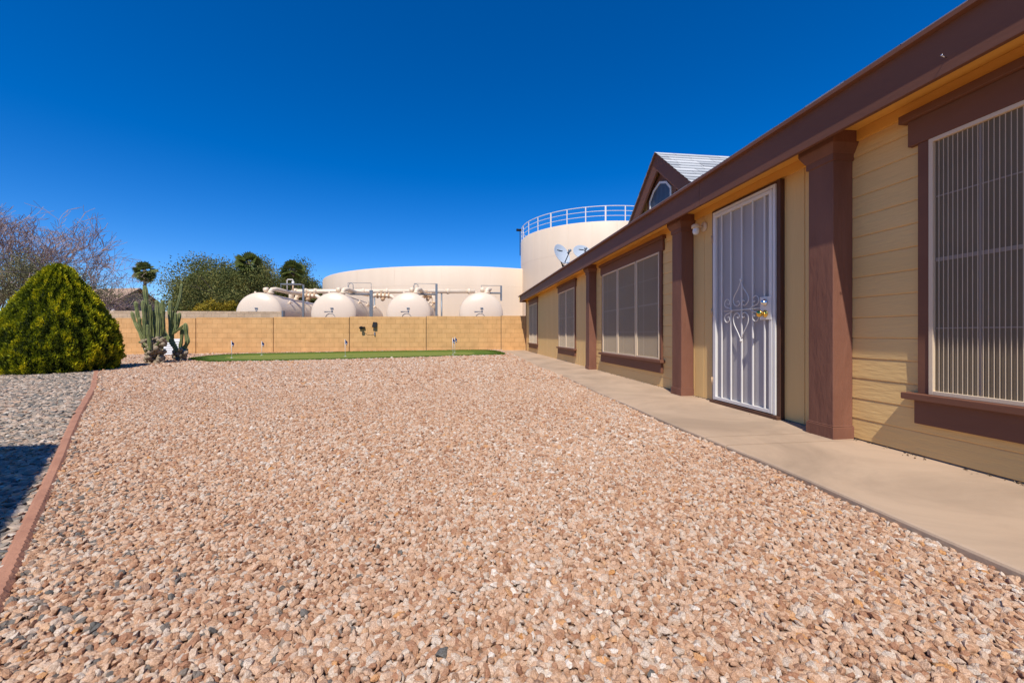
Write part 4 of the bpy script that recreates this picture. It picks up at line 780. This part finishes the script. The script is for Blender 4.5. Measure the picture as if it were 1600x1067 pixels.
# the big bare tree at the left
tree('bare_tree', gp(-14, 23), 9.0, 'large leafless tree with fine pinkish twigs spreading behind the conifer bush', 5, mx=7, nb=3, spread=.58, tmat='twig', r0=.2, trunk_h=.16, sx=.98, up=.05, curl=.2, rmin=.0095,
     first=[(-.2, .1, 1.15), (.45, -.2, .95), (1.15, -.2, .75), (1.3, .1, .55), (-.9, .1, .75), (.3, .5, .9), (1.25, .4, .35), (.8, -.3, .85), (-.5, -.3, .9)])
tree('mesquite_tree', gp(14, 20.5), 4.6, 'low grey green feathery tree under the bare tree at the left edge', 8, M['greyleaf'], 26000, .10, mx=4, nb=3, spread=.8, clump=.36, sx=1.35)
tree('mesquite_tree', gp(166, 27), 3.9, 'small sparse grey green tree between the conifer bush and the distant house', 18, M['greyleaf'], 4000, .13, mx=4, nb=3, spread=.8, clump=.35)
GT = 'green trees beyond the tanks'
tree('leafy_tree', gp(352, 47), 9.0, 'tall airy dark green tree, left part of the grove beyond the walls', 21, M['gleaf'], 26000, .24, mx=4, nb=3, clump=.60, sx=1.1, group=GT)
tree('leafy_tree', gp(388, 49), 9.6, 'dense dark green tree in the middle of the grove, left of the gap of sky', 33, M['gleaf'], 28000, .24, mx=4, nb=3, clump=.62, group=GT)
tree('leafy_tree', gp(446, 50), 9.3, 'rounded green tree at the right end of the grove above the first tank', 45, M['gleaf'], 22000, .24, mx=4, nb=3, clump=.55, sx=.9, group=GT)
tree('leafy_tree', gp(420, 44), 7.6, 'lower dark green tree filling the grove above the first pressure tank', 57, M['gleaf'], 20000, .22, mx=4, nb=3, clump=.6, group=GT)
tree('leafy_tree', gp(345, 42), 5.2, 'low dark green tree in front of the grove, above the stone wall', 61, M['gleaf'], 20000, .22, mx=4, nb=3, clump=.6, group=GT, sx=1.3)
tree('leafy_tree', gp(494, 70), 8.6, 'faint sparse tree seen left of the wide low tank', 71, M['greyleaf'], 3500, .3, mx=4, nb=3, clump=.5, group=GT, sx=1.3)
for px, d, r, h, lb in ((338, 38, 1.9, 3.9, 'orange green shrub over the stone wall, right of the cactus'), (368, 39, 1.3, 3.9, 'upright orange green shrub over the stone wall, left of the first tank'), (308, 40, 1.7, 3.3, 'low orange green shrub over the stone wall, nearest the cactus'), (283, 44, 1.6, 3.6, 'low shrub showing between the two cactus clumps'), (396, 37, 1.6, 3.3, 'low green shrub just left of the first pressure tank')):
    c = gp(px, d); shrub('shrub', c, r, h, 4200, M['oleaf'] if px != 396 else M['gleaf'], lb, leaf=.24, group='shrubs over the stone wall')
# palms
def palm(px, d, ytop, cr, label, seed, nf=32):
    gn = random.Random(seed); b_ = gp(px, d); zc_ = H + (522 - ytop) / F * d - b_.z; o = thing('palm_tree', b_, label, 'palm tree', 'fan palms'); lx = gn.uniform(-.2, .2)
    mb = MB(); mb.tube([(0, 0, 0), (lx * .4, 0, zc_ * .4), (lx, 0, zc_ * .8), (lx, 0, zc_)], [.26, .19, .17, .2], 10); mb.build('trunk', M['ptrunk'], o)
    V = []; Fc = []; rn = []
    for i in range(nf):
        el = R(gn.uniform(-75, 85)); az = gn.uniform(0, 6.28); dr = Vector((math.cos(az) * math.cos(el), math.sin(az) * math.cos(el), math.sin(el))); c0 = Vector((lx, 0, zc_)); c = c0 + dr * cr * .36 + Vector((0, 0, -.04 * cr)); sd_ = dr.cross(Vector((0, 0, 1))).normalized(); sd_ = (sd_ + Vector((gn.gauss(0, .5), gn.gauss(0, .5), gn.gauss(0, .9)))).normalized(); sd_ = (sd_ - dr * sd_.dot(dr)).normalized(); upv = sd_.cross(dr); tone = gn.random() * .4 + (.4 if el < -.9 else 0)
        o_i = len(V); V += [c0, c0 + sd_ * .03, c + sd_ * .03, c]; Fc.append((o_i, o_i + 1, o_i + 2, o_i + 3)); rn += [.9] * 4
        for j in range(11):
            a_ = R(-70 + 140 * j / 10); bd = dr * math.cos(a_) + sd_ * math.sin(a_); ln = cr * .64 * (.75 + .3 * math.cos(a_)) * gn.uniform(.9, 1.08); wv = (sd_ * math.cos(a_) - dr * math.sin(a_)) * cr * .10; mid = c + bd * ln * .55 + upv * .02; tip = c + bd * ln - Vector((0, 0, cr * .13))
            o_i = len(V); V += [c, mid + wv, tip, mid - wv]; Fc.append((o_i, o_i + 1, o_i + 2, o_i + 3)); rn += [min(1, tone * .8 + gn.random() * .25)] * 4
    np_mesh('crown', np.array([tuple(v) for v in V]), np.array(Fc), M['frond'], o, np.array(rn))
palm(228.5, 52, 423, 1.45, 'lone fan palm rising above the tall cactus', 1)
palm(308, 44, 437, 1.25, 'fan palm at the left end of the green grove', 2)
palm(390, 42.5, 411, 1.4, 'fan palm head rising out of the middle of the grove', 3)
palm(459, 44, 422, 1.35, 'fan palm head at the right end of the grove, above the vent pipe', 4)

# added panel on posts, unseen at the left, outlined to cast the pebble shadow
caster = thing('shadow_caster', (0, 0, 0), 'added unseen panel beyond the left edge casting the shadow on the grey pebbles', 'shadow_caster')
hh = 2.4; sh = lambda x_, y_: Vector((x_ + hh * SUN.x / SUN.z, y_ + hh * SUN.y / SUN.z, hh + gz(x_, y_)))
pts = [sh(-2.96, 3.38), sh(-1.98, 2.02), sh(-1.72, 1.66), sh(-3.2, .4), sh(-7.5, .6), sh(-7.5, 3.5)]
mb = MB(); n = len(pts); mb.add([p for p in pts] + [p + Vector((0, 0, .08)) for p in pts], [tuple(range(n)), tuple(range(n, 2 * n))] + [(i, (i + 1) % n, (i + 1) % n + n, i + n) for i in range(n)]); mb.build('caster_panel', M['galvshade'], caster)
mb = MB(); 
for p in (pts[4], pts[5], pts[3]): mb.box(p.x - .05 + .1, p.x + .15, p.y - .05, p.y + .05, -.3, p.z)
mb.build('caster_post', M['galv'], caster)

# dry leaves and grit caught along the foot of the wall
k = 420; yy = rng.uniform(.3, 9, k); xx = 2.79 - rng.exponential(.018, k); P = np.stack([xx, yy, .008 + .0025 * yy], 1); D = rng.normal(0, 1, (k, 3)); D[:, 2] *= .3
M['litter'] = attr_ramp('dry leaf litter', [(0, (.05, .03, .015)), (.6, (.16, .10, .05)), (1, (.35, .26, .15))])
tag(leaves('leaf_litter', P, D, rng.uniform(.008, .025, k), .009, rng.uniform(0, 1, k), M['litter']), 'dry leaf crumbs and grit along the foot of the house wall', kind='stuff')
